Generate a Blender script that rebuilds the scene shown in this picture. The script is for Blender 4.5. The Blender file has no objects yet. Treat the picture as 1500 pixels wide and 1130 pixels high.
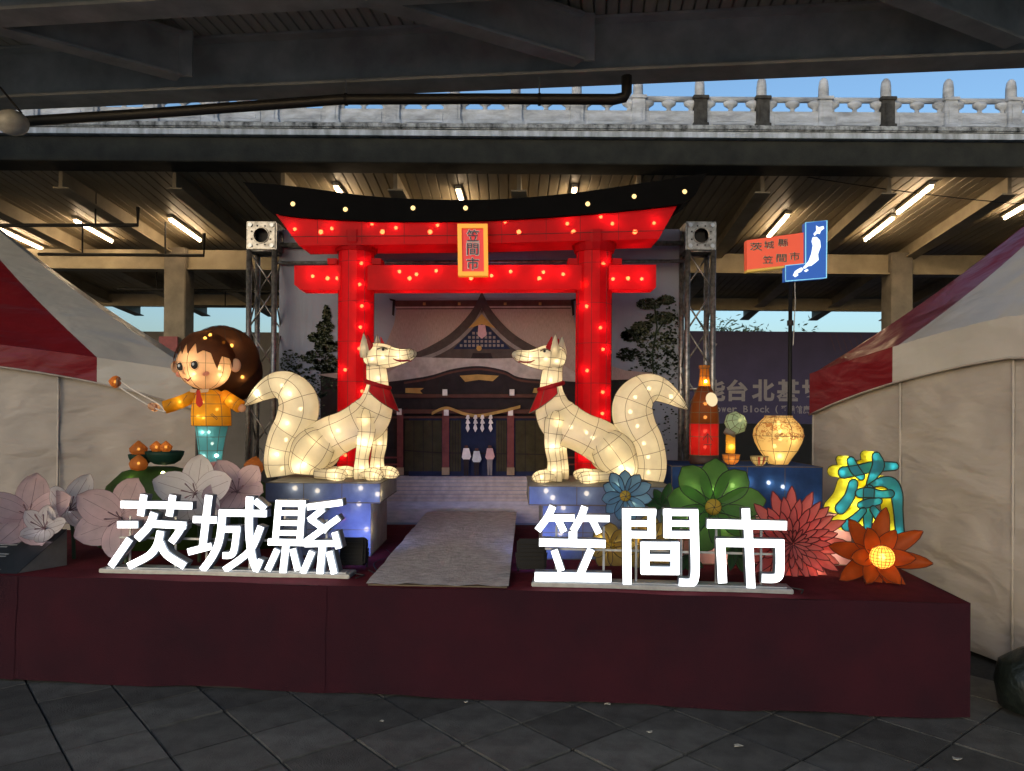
import bpy, bmesh, math, random
from mathutils import Vector, Matrix
random.seed(7)
sc = bpy.context.scene
col = sc.collection

# ------------------------------------------------------------ camera, world, sun, exposure
F, HC, HZ, ROLL = 1100.0, 1.6, 600.0, 0.007        # focal length in photo pixels, eye height, horizon row, camera roll
cam = bpy.data.cameras.new('camera'); co = bpy.data.objects.new('camera', cam); col.objects.link(co)
cam.sensor_width = 36; cam.lens = F/1500*36; cam.shift_y = 35/1500; cam.clip_start = 0.05; cam.clip_end = 500
co.matrix_world = Matrix.Translation((0, 0, HC)) @ Matrix.Rotation(math.radians(90), 4, 'X') @ Matrix.Rotation(ROLL, 4, 'Z')
sc.camera = co
SUN_EL, SUN_AZ = math.radians(9), math.radians(205)   # low sun behind and left of the viewer
w = bpy.data.worlds.new('World'); sc.world = w; w.use_nodes = True
nt = w.node_tree; bg = nt.nodes['Background']
sky = nt.nodes.new('ShaderNodeTexSky'); sky.sky_type = 'NISHITA'; sky.sun_disc = False
sky.sun_elevation = SUN_EL; sky.sun_rotation = SUN_AZ; sky.ozone_density = 2.8; sky.dust_density = 2.5
nt.links.new(sky.outputs[0], bg.inputs[0]); bg.inputs[1].default_value = 0.11
sl = bpy.data.lights.new('sun', 'SUN'); sl.energy = 0.2; sl.angle = math.radians(50); sl.color = (1, .88, .76)
so = bpy.data.objects.new('sun', sl); col.objects.link(so)
sd = Vector((math.sin(SUN_AZ)*math.cos(SUN_EL), math.cos(SUN_AZ)*math.cos(SUN_EL), math.sin(SUN_EL)))
so.rotation_euler = (-sd).to_track_quat('-Z', 'Y').to_euler()
sc.view_settings.view_transform = 'Standard'; sc.view_settings.look = 'None'
sc.view_settings.exposure = 1.25; sc.view_settings.gamma = 1.0
try: sc.view_settings.use_curve_mapping = False
except Exception: pass
sc.render.engine = 'CYCLES'
sc.cycles.max_bounces = 8; sc.cycles.transparent_max_bounces = 12; sc.cycles.sample_clamp_indirect = 4

def P(px, py, Y):
    dx, dy = px-750, py-HZ
    x = dx + dy*ROLL; y = dy - dx*ROLL
    return Vector((x/F*Y, Y, HC - y/F*Y))
def PZ(px, py, z):
    dx, dy = px-750, py-HZ
    y = dy - dx*ROLL
    return P(px, py, (HC-z)*F/y)

# ------------------------------------------------------------ materials
MATS = {}
def nodes(name):
    m = bpy.data.materials.new(name); m.use_nodes = True
    return m, m.node_tree, m.node_tree.nodes['Principled BSDF']
def noise_mix(t, c, scale, amt, detail=6, coord='Object', dark=None, stretch=None):
    tc = t.nodes.new('ShaderNodeTexCoord'); src = tc.outputs[coord]
    if stretch:
        mp = t.nodes.new('ShaderNodeMapping'); mp.inputs['Scale'].default_value = stretch
        t.links.new(src, mp.inputs[0]); src = mp.outputs[0]
    nz = t.nodes.new('ShaderNodeTexNoise'); nz.inputs['Scale'].default_value = scale; nz.inputs['Detail'].default_value = detail
    nz.inputs['Roughness'].default_value = .6
    t.links.new(src, nz.inputs['Vector'])
    rp = t.nodes.new('ShaderNodeValToRGB')
    d = dark or tuple(x*(1-amt) for x in c); l = tuple(min(1, x*(1+amt*.5)) for x in c)
    rp.color_ramp.elements[0].position = .32; rp.color_ramp.elements[1].position = .68
    rp.color_ramp.elements[0].color = (*d, 1); rp.color_ramp.elements[1].color = (*l, 1)
    t.links.new(nz.outputs[0], rp.inputs[0])
    return rp.outputs[0], nz, src
def mat(name, c, rough=.7, scale=12, amt=.25, metal=0, bump=0, bscale=None, dark=None, stretch=None, rnd=0, spec=None):
    if name in MATS: return MATS[name]
    m, t, b = nodes(name)
    out, nz, src = noise_mix(t, c, scale, amt, dark=dark, stretch=stretch)
    if rnd:
        oi = t.nodes.new('ShaderNodeObjectInfo'); mr = t.nodes.new('ShaderNodeMapRange')
        mr.inputs[3].default_value = 1-rnd; mr.inputs[4].default_value = 1+rnd
        t.links.new(oi.outputs['Random'], mr.inputs[0])
        hs = t.nodes.new('ShaderNodeHueSaturation'); t.links.new(mr.outputs[0], hs.inputs['Value']); t.links.new(out, hs.inputs['Color']); out = hs.outputs[0]
    t.links.new(out, b.inputs['Base Color'])
    b.inputs['Roughness'].default_value = rough; b.inputs['Metallic'].default_value = metal
    if spec is not None: b.inputs['Specular IOR Level'].default_value = spec
    if bump:
        n2 = nz
        if bscale:
            n2 = t.nodes.new('ShaderNodeTexNoise'); n2.inputs['Scale'].default_value = bscale; n2.inputs['Detail'].default_value = 8
            t.links.new(src, n2.inputs['Vector'])
        bp = t.nodes.new('ShaderNodeBump'); bp.inputs['Strength'].default_value = bump; bp.inputs['Distance'].default_value = .02
        t.links.new(n2.outputs[0], bp.inputs['Height']); t.links.new(bp.outputs[0], b.inputs['Normal'])
    MATS[name] = m; return m
def skin(name, c, trans=.65, clear=.05, clearcol=None, amt=.12, scale=9, cellc=None, rough=.55):
    """thin lantern cloth: scatters the light of the bulbs inside through itself"""
    if name in MATS: return MATS[name]
    m, t, b = nodes(name); t.nodes.remove(b)
    out, nz, src = noise_mix(t, c, scale, amt)
    d = t.nodes.new('ShaderNodeBsdfPrincipled'); d.inputs['Roughness'].default_value = rough
    d.inputs['Specular IOR Level'].default_value = .25
    tr = t.nodes.new('ShaderNodeBsdfTranslucent'); tp = t.nodes.new('ShaderNodeBsdfTransparent')
    tp.inputs[0].default_value = (*(clearcol or tuple(x**.5 for x in c)), 1)
    t.links.new(out, d.inputs['Base Color']); t.links.new(out, tr.inputs[0])
    bn = t.nodes.new('ShaderNodeTexNoise'); bn.inputs['Scale'].default_value = 14; t.links.new(src, bn.inputs['Vector'])
    bp = t.nodes.new('ShaderNodeBump'); bp.inputs['Strength'].default_value = .25; bp.inputs['Distance'].default_value = .01
    t.links.new(bn.outputs[0], bp.inputs['Height']); t.links.new(bp.outputs[0], d.inputs['Normal'])
    m1 = t.nodes.new('ShaderNodeMixShader'); m1.inputs[0].default_value = trans
    m2 = t.nodes.new('ShaderNodeMixShader'); m2.inputs[0].default_value = clear
    t.links.new(d.outputs[0], m1.inputs[1]); t.links.new(tr.outputs[0], m1.inputs[2])
    t.links.new(m1.outputs[0], m2.inputs[1]); t.links.new(tp.outputs[0], m2.inputs[2])
    t.links.new(m2.outputs[0], t.nodes['Material Output'].inputs[0])
    MATS[name] = m; return m
def emit(name, c, s, sample=True):
    if name in MATS: return MATS[name]
    m, t, b = nodes(name)
    b.inputs['Base Color'].default_value = (*c, 1); b.inputs['Emission Color'].default_value = (*c, 1); b.inputs['Emission Strength'].default_value = s
    MATS[name] = m; return m

WIRE = mat('wire_brown', (.10, .075, .045), .8, amt=.1)
DARK = mat('black_cloth', (.012, .012, .014), .8, amt=.3)
METAL = mat('truss_aluminium', (.25, .245, .24), .42, 26, .55, metal=.85, bump=.1)
STEEL = mat('sign_steel', (.35, .38, .42), .4, 20, .2, metal=.6)
WARM = (1, .72, .36)
def bulbmat(s, c=WARM): return emit('bulb_%s_%g' % ('_'.join('%g' % x for x in c), s), c, s)

# ------------------------------------------------------------ builders
WM = {}
def tagp(o, label, cat, group=None, kind=None):
    if label: o['label'] = label
    if cat: o['category'] = cat
    if group: o['group'] = group
    if kind: o['kind'] = kind
    return o
def thing(name, label, cat, loc=(0, 0, 0), rz=0, group=None, scale=1):
    o = bpy.data.objects.new(name, None); col.objects.link(o); o.empty_display_size = .1
    o.location = loc; o.rotation_euler = (0, 0, rz); o.scale = (scale,)*3
    WM[o.name] = Matrix.Translation(loc) @ Matrix.Rotation(rz, 4, 'Z') @ Matrix.Scale(scale, 4)
    return tagp(o, label, cat, group)
def copy_tree(o, parent=None):
    c = o.copy(); col.objects.link(c); c.parent = parent
    for ch in o.children: copy_tree(ch, c)
    return c
def cat_rom(pts, n):
    """Catmull-Rom through tuples of any length, n samples a span"""
    out = []
    for i in range(len(pts)-1):
        p0 = pts[max(i-1, 0)]; p1 = pts[i]; p2 = pts[i+1]; p3 = pts[min(i+2, len(pts)-1)]
        for k in range(n):
            t = k/n
            out.append(tuple(.5*(2*b+(c-a)*t+(2*a-5*b+4*c-d)*t*t+(3*b-a-3*c+d)*t**3) for a, b, c, d in zip(p0, p1, p2, p3)))
    out.append(tuple(pts[-1])); return out
class MB:
    def __init__(s): s.v = []; s.f = []
    def add(s, vs, fs):
        n = len(s.v); s.v += [Vector(x) for x in vs]; s.f += [tuple(i+n for i in f) for f in fs]; return s
    def box(s, c, d, M=None):
        vs = [Vector((c[0]+sx*d[0]/2, c[1]+sy*d[1]/2, c[2]+sz*d[2]/2)) for sx in (-1, 1) for sy in (-1, 1) for sz in (-1, 1)]
        if M: vs = [M @ x for x in vs]
        return s.add(vs, [(0, 1, 3, 2), (4, 6, 7, 5), (0, 4, 5, 1), (2, 3, 7, 6), (0, 2, 6, 4), (1, 5, 7, 3)])
    def hexa(s, b, t):
        """solid between two quads of corners"""
        return s.add(list(b)+list(t), [(3, 2, 1, 0), (4, 5, 6, 7)]+[(i, (i+1) % 4, (i+1) % 4+4, i+4) for i in range(4)])
    def loft(s, rings, cap=True, closed=True):
        n = len(rings[0]); vs = [p for r in rings for p in r]; fs = []
        for i in range(len(rings)-1):
            for j in range(n if closed else n-1):
                k = (j+1) % n; fs.append((i*n+j, i*n+k, (i+1)*n+k, (i+1)*n+j))
        if cap: fs += [tuple(range(n-1, -1, -1)), tuple(range((len(rings)-1)*n, len(rings)*n))]
        return s.add(vs, fs)
    def tube(s, pts, r, n=6, closed=False):
        pts = [Vector(p) for p in pts]; m = len(pts)
        if m < 2: return s
        rings = []; up = None
        for i, p in enumerate(pts):
            t = (pts[(i+1) % m]-pts[i-1]) if closed else (pts[min(i+1, m-1)]-pts[max(i-1, 0)])
            if t.length < 1e-9: t = Vector((0, 0, 1))
            t.normalize()
            if up is None: up = t.orthogonal()
            up = (up - t*up.dot(t))
            if up.length < 1e-6: up = t.orthogonal()
            up.normalize(); b = t.cross(up); rr = r[i] if isinstance(r, (list, tuple)) else r
            rings.append([p+(up*math.cos(2*math.pi*k/n)+b*math.sin(2*math.pi*k/n))*rr for k in range(n)])
        if closed: rings.append(rings[0])
        return s.loft(rings, cap=not closed)
    def lathe(s, prof, c=(0, 0, 0), n=24, sx=1, sy=1, cap=True):
        return s.loft([[Vector((c[0]+r*sx*math.cos(2*math.pi*k/n), c[1]+r*sy*math.sin(2*math.pi*k/n), c[2]+z)) for k in range(n)] for r, z in prof], cap)
    def ball(s, c, r, nu=16, nv=9):
        r = (r, r, r) if not isinstance(r, (tuple, list)) else r
        rings = []
        for i in range(nv+1):
            a = math.pi*(.03+.94*i/nv)-math.pi/2
            rings.append([Vector((c[0]+r[0]*math.cos(a)*math.cos(2*math.pi*k/nu), c[1]+r[1]*math.cos(a)*math.sin(2*math.pi*k/nu), c[2]+r[2]*math.sin(a))) for k in range(nu)])
        return s.loft(rings)
    def prism(s, pts, d):
        """outline of 3D points swept by d"""
        n = len(pts); d = Vector(d); a = [Vector(p) for p in pts]
        return s.add(a+[p+d for p in a], [tuple(range(n)), tuple(range(2*n-1, n-1, -1))]+[(i, i+n, (i+1) % n+n, (i+1) % n) for i in range(n)])
    def face(s, pts): return s.add(pts, [tuple(range(len(pts)))])
    def obj(s, name, m, parent=None, smooth=False, local=False, bevel=0, label=None, recalc=True):
        me = bpy.data.meshes.new(name)
        vs = s.v
        if parent is not None and not local:
            inv = WM[parent.name].inverted(); vs = [inv @ p for p in vs]
        me.from_pydata([tuple(p) for p in vs], [], s.f)
        bm = bmesh.new(); bm.from_mesh(me); recalc and bmesh.ops.recalc_face_normals(bm, faces=bm.faces)
        if bevel: bmesh.ops.bevel(bm, geom=[e for e in bm.edges if len(e.link_faces) == 2 and e.calc_face_angle(0) > .5], offset=bevel, segments=2, affect='EDGES')
        bm.to_mesh(me); bm.free()
        if smooth: me.polygons.foreach_set('use_smooth', [True]*len(me.polygons))
        me.materials.append(m)
        o = bpy.data.objects.new(name, me); col.objects.link(o)
        if parent is not None: o.parent = parent; WM[o.name] = WM[parent.name]
        if label: o['label'] = label
        return o
BK = .265
def bulb(p, parent, s=70, r=.02, c=WARM, local=False):
    s = round(s*BK, 2)
    return MB().ball(p, r, 10, 6).obj('bulb', bulbmat(s, c), parent, True, local)
def fill_poly(pts):
    """triangulated flat face for concave outlines"""
    bm = bmesh.new(); vs = [bm.verts.new(p) for p in pts]; f = bm.faces.new(vs); f.normal_update()
    r = bmesh.ops.triangulate(bm, faces=[f]); bm.verts.index_update()
    v = [x.co.copy() for x in bm.verts]; fs = [tuple(x.index for x in q.verts) for q in bm.faces]; bm.free()
    return v, fs
def slab(pts, d):
    """concave outline with thickness: caps triangulated"""
    v, fs = fill_poly(pts); n = len(pts); d = Vector(d); mb = MB()
    mb.add(v, fs); mb.add([p+d for p in v], [tuple(reversed(f)) for f in fs])
    a = [Vector(p) for p in pts]
    mb.add(a+[p+d for p in a], [(i, i+n, (i+1) % n+n, (i+1) % n) for i in range(n)])
    return mb
def text_mb(s, size, bold=0, extrude=0, frame=None, shear=0, spacing=1, align='CENTER'):
    """lettering as mesh; frame maps text (x, y, out) to world"""
    cu = bpy.data.curves.new('lettering', 'FONT'); cu.body = s; cu.size = size; cu.offset = bold; cu.extrude = extrude
    cu.align_x = align; cu.resolution_u = 3; cu.shear = shear; cu.space_character = spacing
    o = bpy.data.objects.new('lettering', cu); col.objects.link(o)
    dg = bpy.context.evaluated_depsgraph_get(); dg.update()
    me = bpy.data.meshes.new_from_object(o.evaluated_get(dg))
    vs = [v.co.copy() for v in me.vertices]; fs = [tuple(p.vertices) for p in me.polygons]
    bpy.data.objects.remove(o); bpy.data.curves.remove(cu); bpy.data.meshes.remove(me)
    mb = MB(); mb.v = [frame @ v for v in vs] if frame else vs; mb.f = fs
    return mb
def face_frame(o, right, up):
    r = Vector(right).normalized(); u = Vector(up).normalized(); n = r.cross(u)
    return Matrix(((r.x, u.x, n.x, o[0]), (r.y, u.y, n.y, o[1]), (r.z, u.z, n.z, o[2]), (0, 0, 0, 1)))
def vfit(mb, x0, x1, y0, y1):
    """fit glyph extent (local x, y) into a box"""
    ax = min(v.x for v in mb.v); bx = max(v.x for v in mb.v); ay = min(v.y for v in mb.v); by = max(v.y for v in mb.v)
    for v in mb.v:
        v.x = x0+(v.x-ax)/(bx-ax)*(x1-x0); v.y = y0+(v.y-ay)/(by-ay)*(y1-y0)
    return mb

# ------------------------------------------------------------ ground
gm = mat('joint_grit', (.034, .034, .031), .95, 40, .4)
g = MB().face([(-150, -60, -.02), (150, -60, -.02), (150, 200, -.02), (-150, 200, -.02)]).obj('ground', gm); g['kind'] = 'structure'
WM[g.name] = Matrix()
pz = MB().face([(-60, -50, -.012), (60, -50, -.012), (60, 1.4, -.012), (-60, 1.4, -.012)]).obj('bounce_sheet', mat('pale_bounce', (.36, .35, .33), .85, 2, .25, bump=.15, bscale=40)); pz['kind'] = 'structure'  # unseen pale sheet behind the viewer, added to bounce light onto the canopy
pm = mat('dark_granite_paver', (.076, .076, .071), .7, 7, .5, bump=.35, bscale=120, rnd=.28)
ang = math.radians(40); T = .37
pv = MB().box((0, 0, -.012), (T-.008, T-.008, .024)).obj('paver', pm, g, bevel=.004)
first = True
for i in range(-18, 30):
    for j in range(-26, 18):
        x = math.cos(ang)*i*T - math.sin(ang)*j*T; y = math.sin(ang)*i*T + math.cos(ang)*j*T + .15
        if 2.55 < y < 4.75 - .09*x and -4.3 < x < 4.0:
            o = pv if first else pv.copy()
            if not first: col.objects.link(o)
            first = False
            o.location = (x, y, random.uniform(-.003, .003)); o.rotation_euler = (random.uniform(-.006, .006), random.uniform(-.006, .006), ang)

# ------------------------------------------------------------ stage (turned a little: right end nearer)
SU = Vector((5.37, -.47, 0)).normalized(); SN = Vector((-SU.y, SU.x, 0))
S0 = PZ(1420, 1053, 0.0)                                  # front right foot of the stage
SH = .60
def ST(a, b, z): return S0 + SU*a + SN*b + Vector((0, 0, z))   # a to the right from that corner, b inwards
def on_stage(px, py):                                    # point of the stage floor seen at a photo position
    return PZ(px, py, SH)
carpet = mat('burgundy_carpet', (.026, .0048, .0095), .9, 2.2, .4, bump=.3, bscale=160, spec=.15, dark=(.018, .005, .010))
stg = thing('stage', 'low stage platform wrapped in burgundy carpet', 'stage', tuple(ST(-3, 1, 0)))
MB().hexa([ST(-6.9, .012, 0), ST(-.012, .012, 0), ST(-.012, 2.75, 0), ST(-6.9, 2.75, 0)], [ST(-6.9, .012, SH-.006), ST(-.012, .012, SH-.006), ST(-.012, 2.75, SH-.006), ST(-6.9, 2.75, SH-.006)]).obj('platform', DARK, stg)
# front cloth with a faint sag and folds
def fold_at(a, k): return .010*math.sin(a*3.1+k)+.007*math.sin(a*7.7+1+k*.5)+.004*math.sin(a*19+k*2)
mb = MB(); NX = 140; rings = []
for i in range(NX+1):
    a = -6.9+6.9*i/NX
    fold = lambda k: .010*math.sin(a*3.1+k)+.007*math.sin(a*7.7+1+k*.5)+.004*math.sin(a*19+k*2)
    rings.append([ST(a, -.002-.024*k+fold(k)*k, SH*(1-k)+.004+(.004*math.sin(a*2.3)+.003*math.sin(a*9.1) if k == 0 else 0)+(.006*math.sin(a*5.7)+.006 if k == 1 else 0)) for k in (0, .02, .25, .5, .75, 1)])
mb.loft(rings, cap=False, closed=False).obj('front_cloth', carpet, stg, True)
for a_ in (-5.35, -3.5, -1.72):
    MB().loft([[ST(a_+.004*math.sin(k*9)+dx, -.006-.024*k+fold_at(a_+dx, k)*k, SH*(1-k)+.006) for k in (.005, .25, .5, .75, .99)] for dx in (0, .05)], cap=False, closed=False).obj('seam_overlap', carpet, stg, True)
mb = MB(); rings = [[ST(.002+.004*math.sin(b*4)*k, b, SH*(1-k)+.004) for k in (0, .3, .6, 1)] for b in [2.75*i/20 for i in range(21)]]
mb.loft(rings, cap=False, closed=False).obj('side_cloth', carpet, stg, True)
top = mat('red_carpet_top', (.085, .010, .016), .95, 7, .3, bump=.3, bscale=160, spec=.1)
mb = MB(); rings = [[ST(-6.9+6.9*i/60, 2.75*j/20-.004, SH+.002+.0025*math.sin(i*.9+j*.3)*math.sin(j*.7)) for i in range(61)] for j in range(21)]
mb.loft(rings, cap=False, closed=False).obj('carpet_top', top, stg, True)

for k, (px, py, nm) in enumerate(((683, 1029, 'by the stage foot near the walkway'), (891, 1032, 'paper by the stage foot below the character 笠'), (1080, 1093, 'on the open paving right of the centre'), (560, 1057, 'lying alone left of the stage centre'), (952, 1073, 'lying on a paver joint near the stage'), (1400, 1112, 'on the paving beyond the stage corner'))):
    q_ = PZ(px, py, .006); mb = MB(); r_ = .012+.004*(k % 3)
    pts = [q_+Vector((r_*math.cos(i*1.05+k)*(1+.5*math.sin(i*3+k)), r_*.7*math.sin(i*1.05+k), .004*(i % 2))) for i in range(6)]
    o = mb.prism(pts, (0, 0, .002)).obj('litter_scrap', mat('pale_scrap', (.35, .34, .30), .8)); tagp(o, 'tiny pale scrap of litter '+nm, 'litter', 'litter scraps on the paving')
# ------------------------------------------------------------ far pavilion: sloping boarded ceiling, beams, columns
YF = 11.0
def cz(y): return 5.01 - .1026*(y-YF)                    # underside of the beams
beige = mat('cream_painted_steel', (.34, .29, .20), .6, 3, .25, bump=.05)
plankm = mat('ceiling_board_metal', (.33, .28, .19), .5, 4, .3, rnd=.08, stretch=(1, .2, 1))
conc = mat('stained_concrete_beam', (.034, .032, .021), .9, 3, .5, bump=.2, bscale=30)
pav = thing('pavilion', 'open pavilion with boarded sloping ceiling, cream beams and square columns behind the stage', 'pavilion', (0, 14, 0))
MB().box((0, 11.25, 5.38), (30, .5, .36)).obj('fascia_beam', conc, pav, bevel=.01)
MB().hexa([(-15, 11.5, 5.58), (15, 11.5, 5.58), (15, 20.5, cz(20.5)+.42), (-15, 20.5, cz(20.5)+.42)], [(-15, 11.5, 5.7), (15, 11.5, 5.7), (15, 20.5, cz(20.5)+.6), (-15, 20.5, cz(20.5)+.6)]).obj('roof_slab', conc, pav)
PW = .16
pl0 = None
for i in range(-72, 73):
    if pl0 is None:
        y0, y1 = 11.45, 20.4
        vs = [(-PW/2+.012, 0, 0), (PW/2-.012, 0, 0), (PW/2, 0, .03), (-PW/2, 0, .03)]
        a = [Vector((x, y0-14, cz(y0)+.27+z)) for x, _, z in vs]; b = [Vector((x, y1-14, cz(y1)+.27+z)) for x, _, z in vs]
        pl0 = MB().hexa(a, b).obj('ceiling_board', plankm, pav, local=True); o = pl0
    else:
        o = pl0.copy(); col.objects.link(o)
    o.location = (i*PW, 0, 0)
bm0 = None
for X in [-10.6, -8.8, -7.0, -5.25, -3.58, -1.85, .05, 1.9, 3.8, 5.75, 7.6, 9.5]:
    if bm0 is None:
        y0, y1 = 11.55, 20.3
        mb = MB()
        def q(x, y, z): return Vector((x+.055*(y-YF), y-14, z))
        mb.hexa([q(-.03, y0, cz(y0)+.02), q(.03, y0, cz(y0)+.02), q(.03, y1, cz(y1)+.02), q(-.03, y1, cz(y1)+.02)],
                [q(-.03, y0, cz(y0)+.3), q(.03, y0, cz(y0)+.3), q(.03, y1, cz(y1)+.3), q(-.03, y1, cz(y1)+.3)])
        mb.hexa([q(-.12, y0, cz(y0)), q(.12, y0, cz(y0)), q(.12, y1, cz(y1)), q(-.12, y1, cz(y1))],
                [q(-.12, y0, cz(y0)+.022), q(.12, y0, cz(y0)+.022), q(.12, y1, cz(y1)+.022), q(-.12, y1, cz(y1)+.022)])
        bm0 = mb.obj('ceiling_beam', beige, pav, local=True); o = bm0
    else:
        o = bm0.copy(); col.objects.link(o)
    o.location = (X, 0, 0)
YC = 14.9
MB().box((0, YC, 4.52), (28, .14, .37)).obj('cross_beam', beige, pav)
MB().box((0, YC+.02, 4.325), (28, .34, .03)).obj('beam_flange', beige, pav)
MB().box((0, 18.9, 4.28), (28, .14, .3)).obj('cross_beam', beige, pav)
for X in (-6.62, .6, 7.62):
    MB().box((X, YC, 2.35), (.42, .42, 4.75)).obj('column', mat('column_paint', (.20, .18, .15), .75, 4, .3, bump=.1), pav, bevel=.015)
for pts in ([(-9.5, 12.6, 4.62), (-6.2, 12.4, 4.6), (-6.2, 12.4, 4.9)], [(-8.6, 13.6, 4.35), (-5.6, 13.6, 4.35), (-5.6, 13.6, 4.75)],
            [(-8.2, 15.6, 4.05), (-3.8, 15.6, 4.0)], [(-7.5, 17.5, 3.95), (-3, 17.5, 3.95)]):
    MB().tube(pts, .03, 6).obj('conduit_rail', DARK, pav)
    MB().tube([Vector(pts[0])+Vector((.8, 0, 0)), Vector(pts[0])+Vector((.8, 0, .6))], .015, 5).obj('hanger_rod', DARK, pav)
    MB().tube([Vector(pts[1])-Vector((.7, 0, 0)), Vector(pts[1])+Vector((-.7, 0, .6))], .015, 5).obj('hanger_rod', DARK, pav)
# fluorescent battens under the boards
tubem = emit('fluorescent_tube', (1, .72, .44), 20)
lamps = [(32, 352), (138, 340), (272, 339), (506, 296), (677, 300), (840, 297), (1139, 333), (1287, 337), (1339, 295), (1502, 304)]
wherel = ['over the red and white tent roof with the red centre panel', 'between the two beams over the left tent', 'over the dark haired child lantern',
          'above the left post of the red gate', 'right above the gate name plaque', 'above the right post of the red gate', 'above the red direction sign',
          'lower of the pair in line by the blue map sign', 'upper of the pair in line by the blue map sign', 'over the tent roof with the red corner']
l0 = None
for (px, py), wh in zip(lamps, wherel):
    # find where the sight line meets the boards
    Y = 11.5
    for k in range(60):
        Y += .1
        if P(px, py, Y).z >= cz(Y)+.16 and py > 0: 
            if P(px, py, Y).z >= cz(Y)+.16: break
    p = P(px, py, Y)
    t = thing('ceiling_light', 'lit fluorescent ceiling tube ' + wh, 'ceiling light', (p.x, p.y, cz(p.y)+.2), 0, 'fluorescent ceiling lights')
    t.rotation_euler = (-math.atan(.1026), 0, -.05)
    if l0 is None:
        hs = MB().box((0, 0, .04), (.09, 1.2, .05)).obj('housing', mat('batten_white', (.6, .58, .52), .5), t, local=True)
        tb = MB().tube([(0, -.57, -.015), (0, .57, -.015)], .022, 10).obj('tube', tubem, t, True, local=True); l0 = (hs, tb)
    else:
        for q_ in l0:
            c = q_.copy(); col.objects.link(c); c.parent = t
# white balustrade on the pavilion edge
stone = mat('weathered_white_stone', (.40, .44, .50), .85, 3.2, .5, dark=(.24, .26, .29), stretch=(1, 1, 3), bump=.3, bscale=25)
stain = mat('mould_stained_stone', (.36, .37, .37), .9, 7, .8, dark=(.02, .022, .02), stretch=(1.5, 1, 1), bump=.3)
blackst = mat('black_mould_stone', (.05, .05, .048), .9, 8, .6, dark=(.012, .012, .012))
bal = thing('balustrade', 'white stained stone balustrade with capped posts on the pavilion edge', 'balustrade', (0, 11.1, 5.56))
MB().box((0, 11.18, 5.62), (30, .5, .085)).obj('coping', mat('pale_coping', (.58, .61, .64), .85, 4, .35, dark=(.3, .31, .31), stretch=(2, 1, .5)), bal)
MB().box((0, 11.13, 5.71), (30, .48, .085)).obj('kerb', stain, bal, bevel=.02)
XP = [-7.95+.87*i*(1+.002*i) for i in range(-5, 26)]
post0 = fin0 = pan0 = rail0 = vase0 = None
for i, X in enumerate(XP):
    bl = any(abs(X-b) < .3 for b in (2.9, 3.77, 5.55))
    mb = MB().box((X, 11.1, 5.97), (.19, .19, .44)); mb.box((X, 11.1, 6.2), (.23, .23, .05)); mb.box((X, 10.997, 5.95), (.1, .012, .34)); mb.box((X, 11.1, 5.79), (.23, .23, .07))
    p = mb.obj('post', blackst if bl else stone, bal, bevel=.006)
    MB().lathe([(.055, 0), (.075, .03), (.072, .18), (.06, .26), (.03, .3), (.005, .305)], (X, 11.1, 6.22), 12).obj('finial', stone, p, True)
    if i == len(XP)-1: break
    xm = (X+XP[i+1])/2; L = XP[i+1]-X-.19
    pn = MB().box((xm, 11.1, 5.885), (L, .1, .25)).obj('panel', stone, bal)
    MB().box((xm, 11.045, 5.885), (L-.16, .014, .15)).box((xm, 11.036, 5.885), (L-.3, .008, .06)).obj('raised_field', stone, pn)
    MB().tube([(xm-L/2, 11.1, 6.2), (xm+L/2, 11.1, 6.2)], .045, 8).obj('handrail', stone, bal, True)
    for dx in (-L/2+.035, 0, L/2-.035):
        MB().lathe([(.05, 0), (.03, .04), (.04, .06), (.1, .1), (.11, .14), (.07, .17)], (xm+dx, 11.1, 6.01), 10, 1, .6).obj('bracket', stone, bal, True)

# ------------------------------------------------------------ near canopy overhead (steel frame we stand under)
ZC = 5.2
can = thing('canopy', 'dark steel framed canopy with ribbed metal deck and I beams overhead', 'canopy', (0, 3, 5))
csteel = mat('grey_green_steel', (.42, .43, .40), .6, 2.5, .3, bump=.05)
deckm = mat('canopy_deck_metal', (.40, .38, .31), .55, 5, .3, rnd=.1, stretch=(1, .15, 1))
def ibeam(a, b, wd, h, name):
    a = Vector(a); b = Vector(b); d = (b-a).normalized(); n = Vector((-d.y, d.x, 0)); z = Vector((0, 0, 1)); mb = MB()
    for w2, z0, z1 in ((wd/2, 0, .03), (.035, .03, h-.03), (wd/2, h-.03, h)):
        mb.hexa([a-n*w2+z*z0, b-n*w2+z*z0, b+n*w2+z*z0, a+n*w2+z*z0], [a-n*w2+z*z1, b-n*w2+z*z1, b+n*w2+z*z1, a+n*w2+z*z1])
    return mb.obj(name, csteel, can)
e0 = PZ(0, 153, ZC); e1 = PZ(1500, 89, ZC); ed = (e1-e0).normalized()
ibeam(e0-ed*5, e1+ed*5, .36, .6, 'edge_beam')
f0 = PZ(0, 28, ZC); f1 = f0 + ed*12
ibeam(f0-ed*5, f1+ed*5, .3, .6, 'cross_beam')
for k in (1, 2): ibeam(f0-ed*5-Vector((0, 2.1*k, 0)), f1+ed*5-Vector((0, 2.1*k, 0)), .3, .6, 'cross_beam')
for (ax, ay, bx, by) in ((0, 52, 262, 120), (560, 15, 848, 98), (1300, -2, 1487, 71)):
    a = PZ(ax, ay, ZC); b = PZ(bx, by, ZC); d = (b-a).normalized()
    ibeam(a-d*.6+Vector((0, 0, .035)), b+Vector((0, 0, .035)), .2, .5, 'diagonal_beam')
    MB().box((b.x+.06, b.y-.02, ZC+.3), (.2, .03, .5)).obj('gusset_plate', csteel, can)
dk0 = None
yawm = math.atan2(ed.y, ed.x)
dirn = Vector((-ed.y, ed.x, 0))
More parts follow.
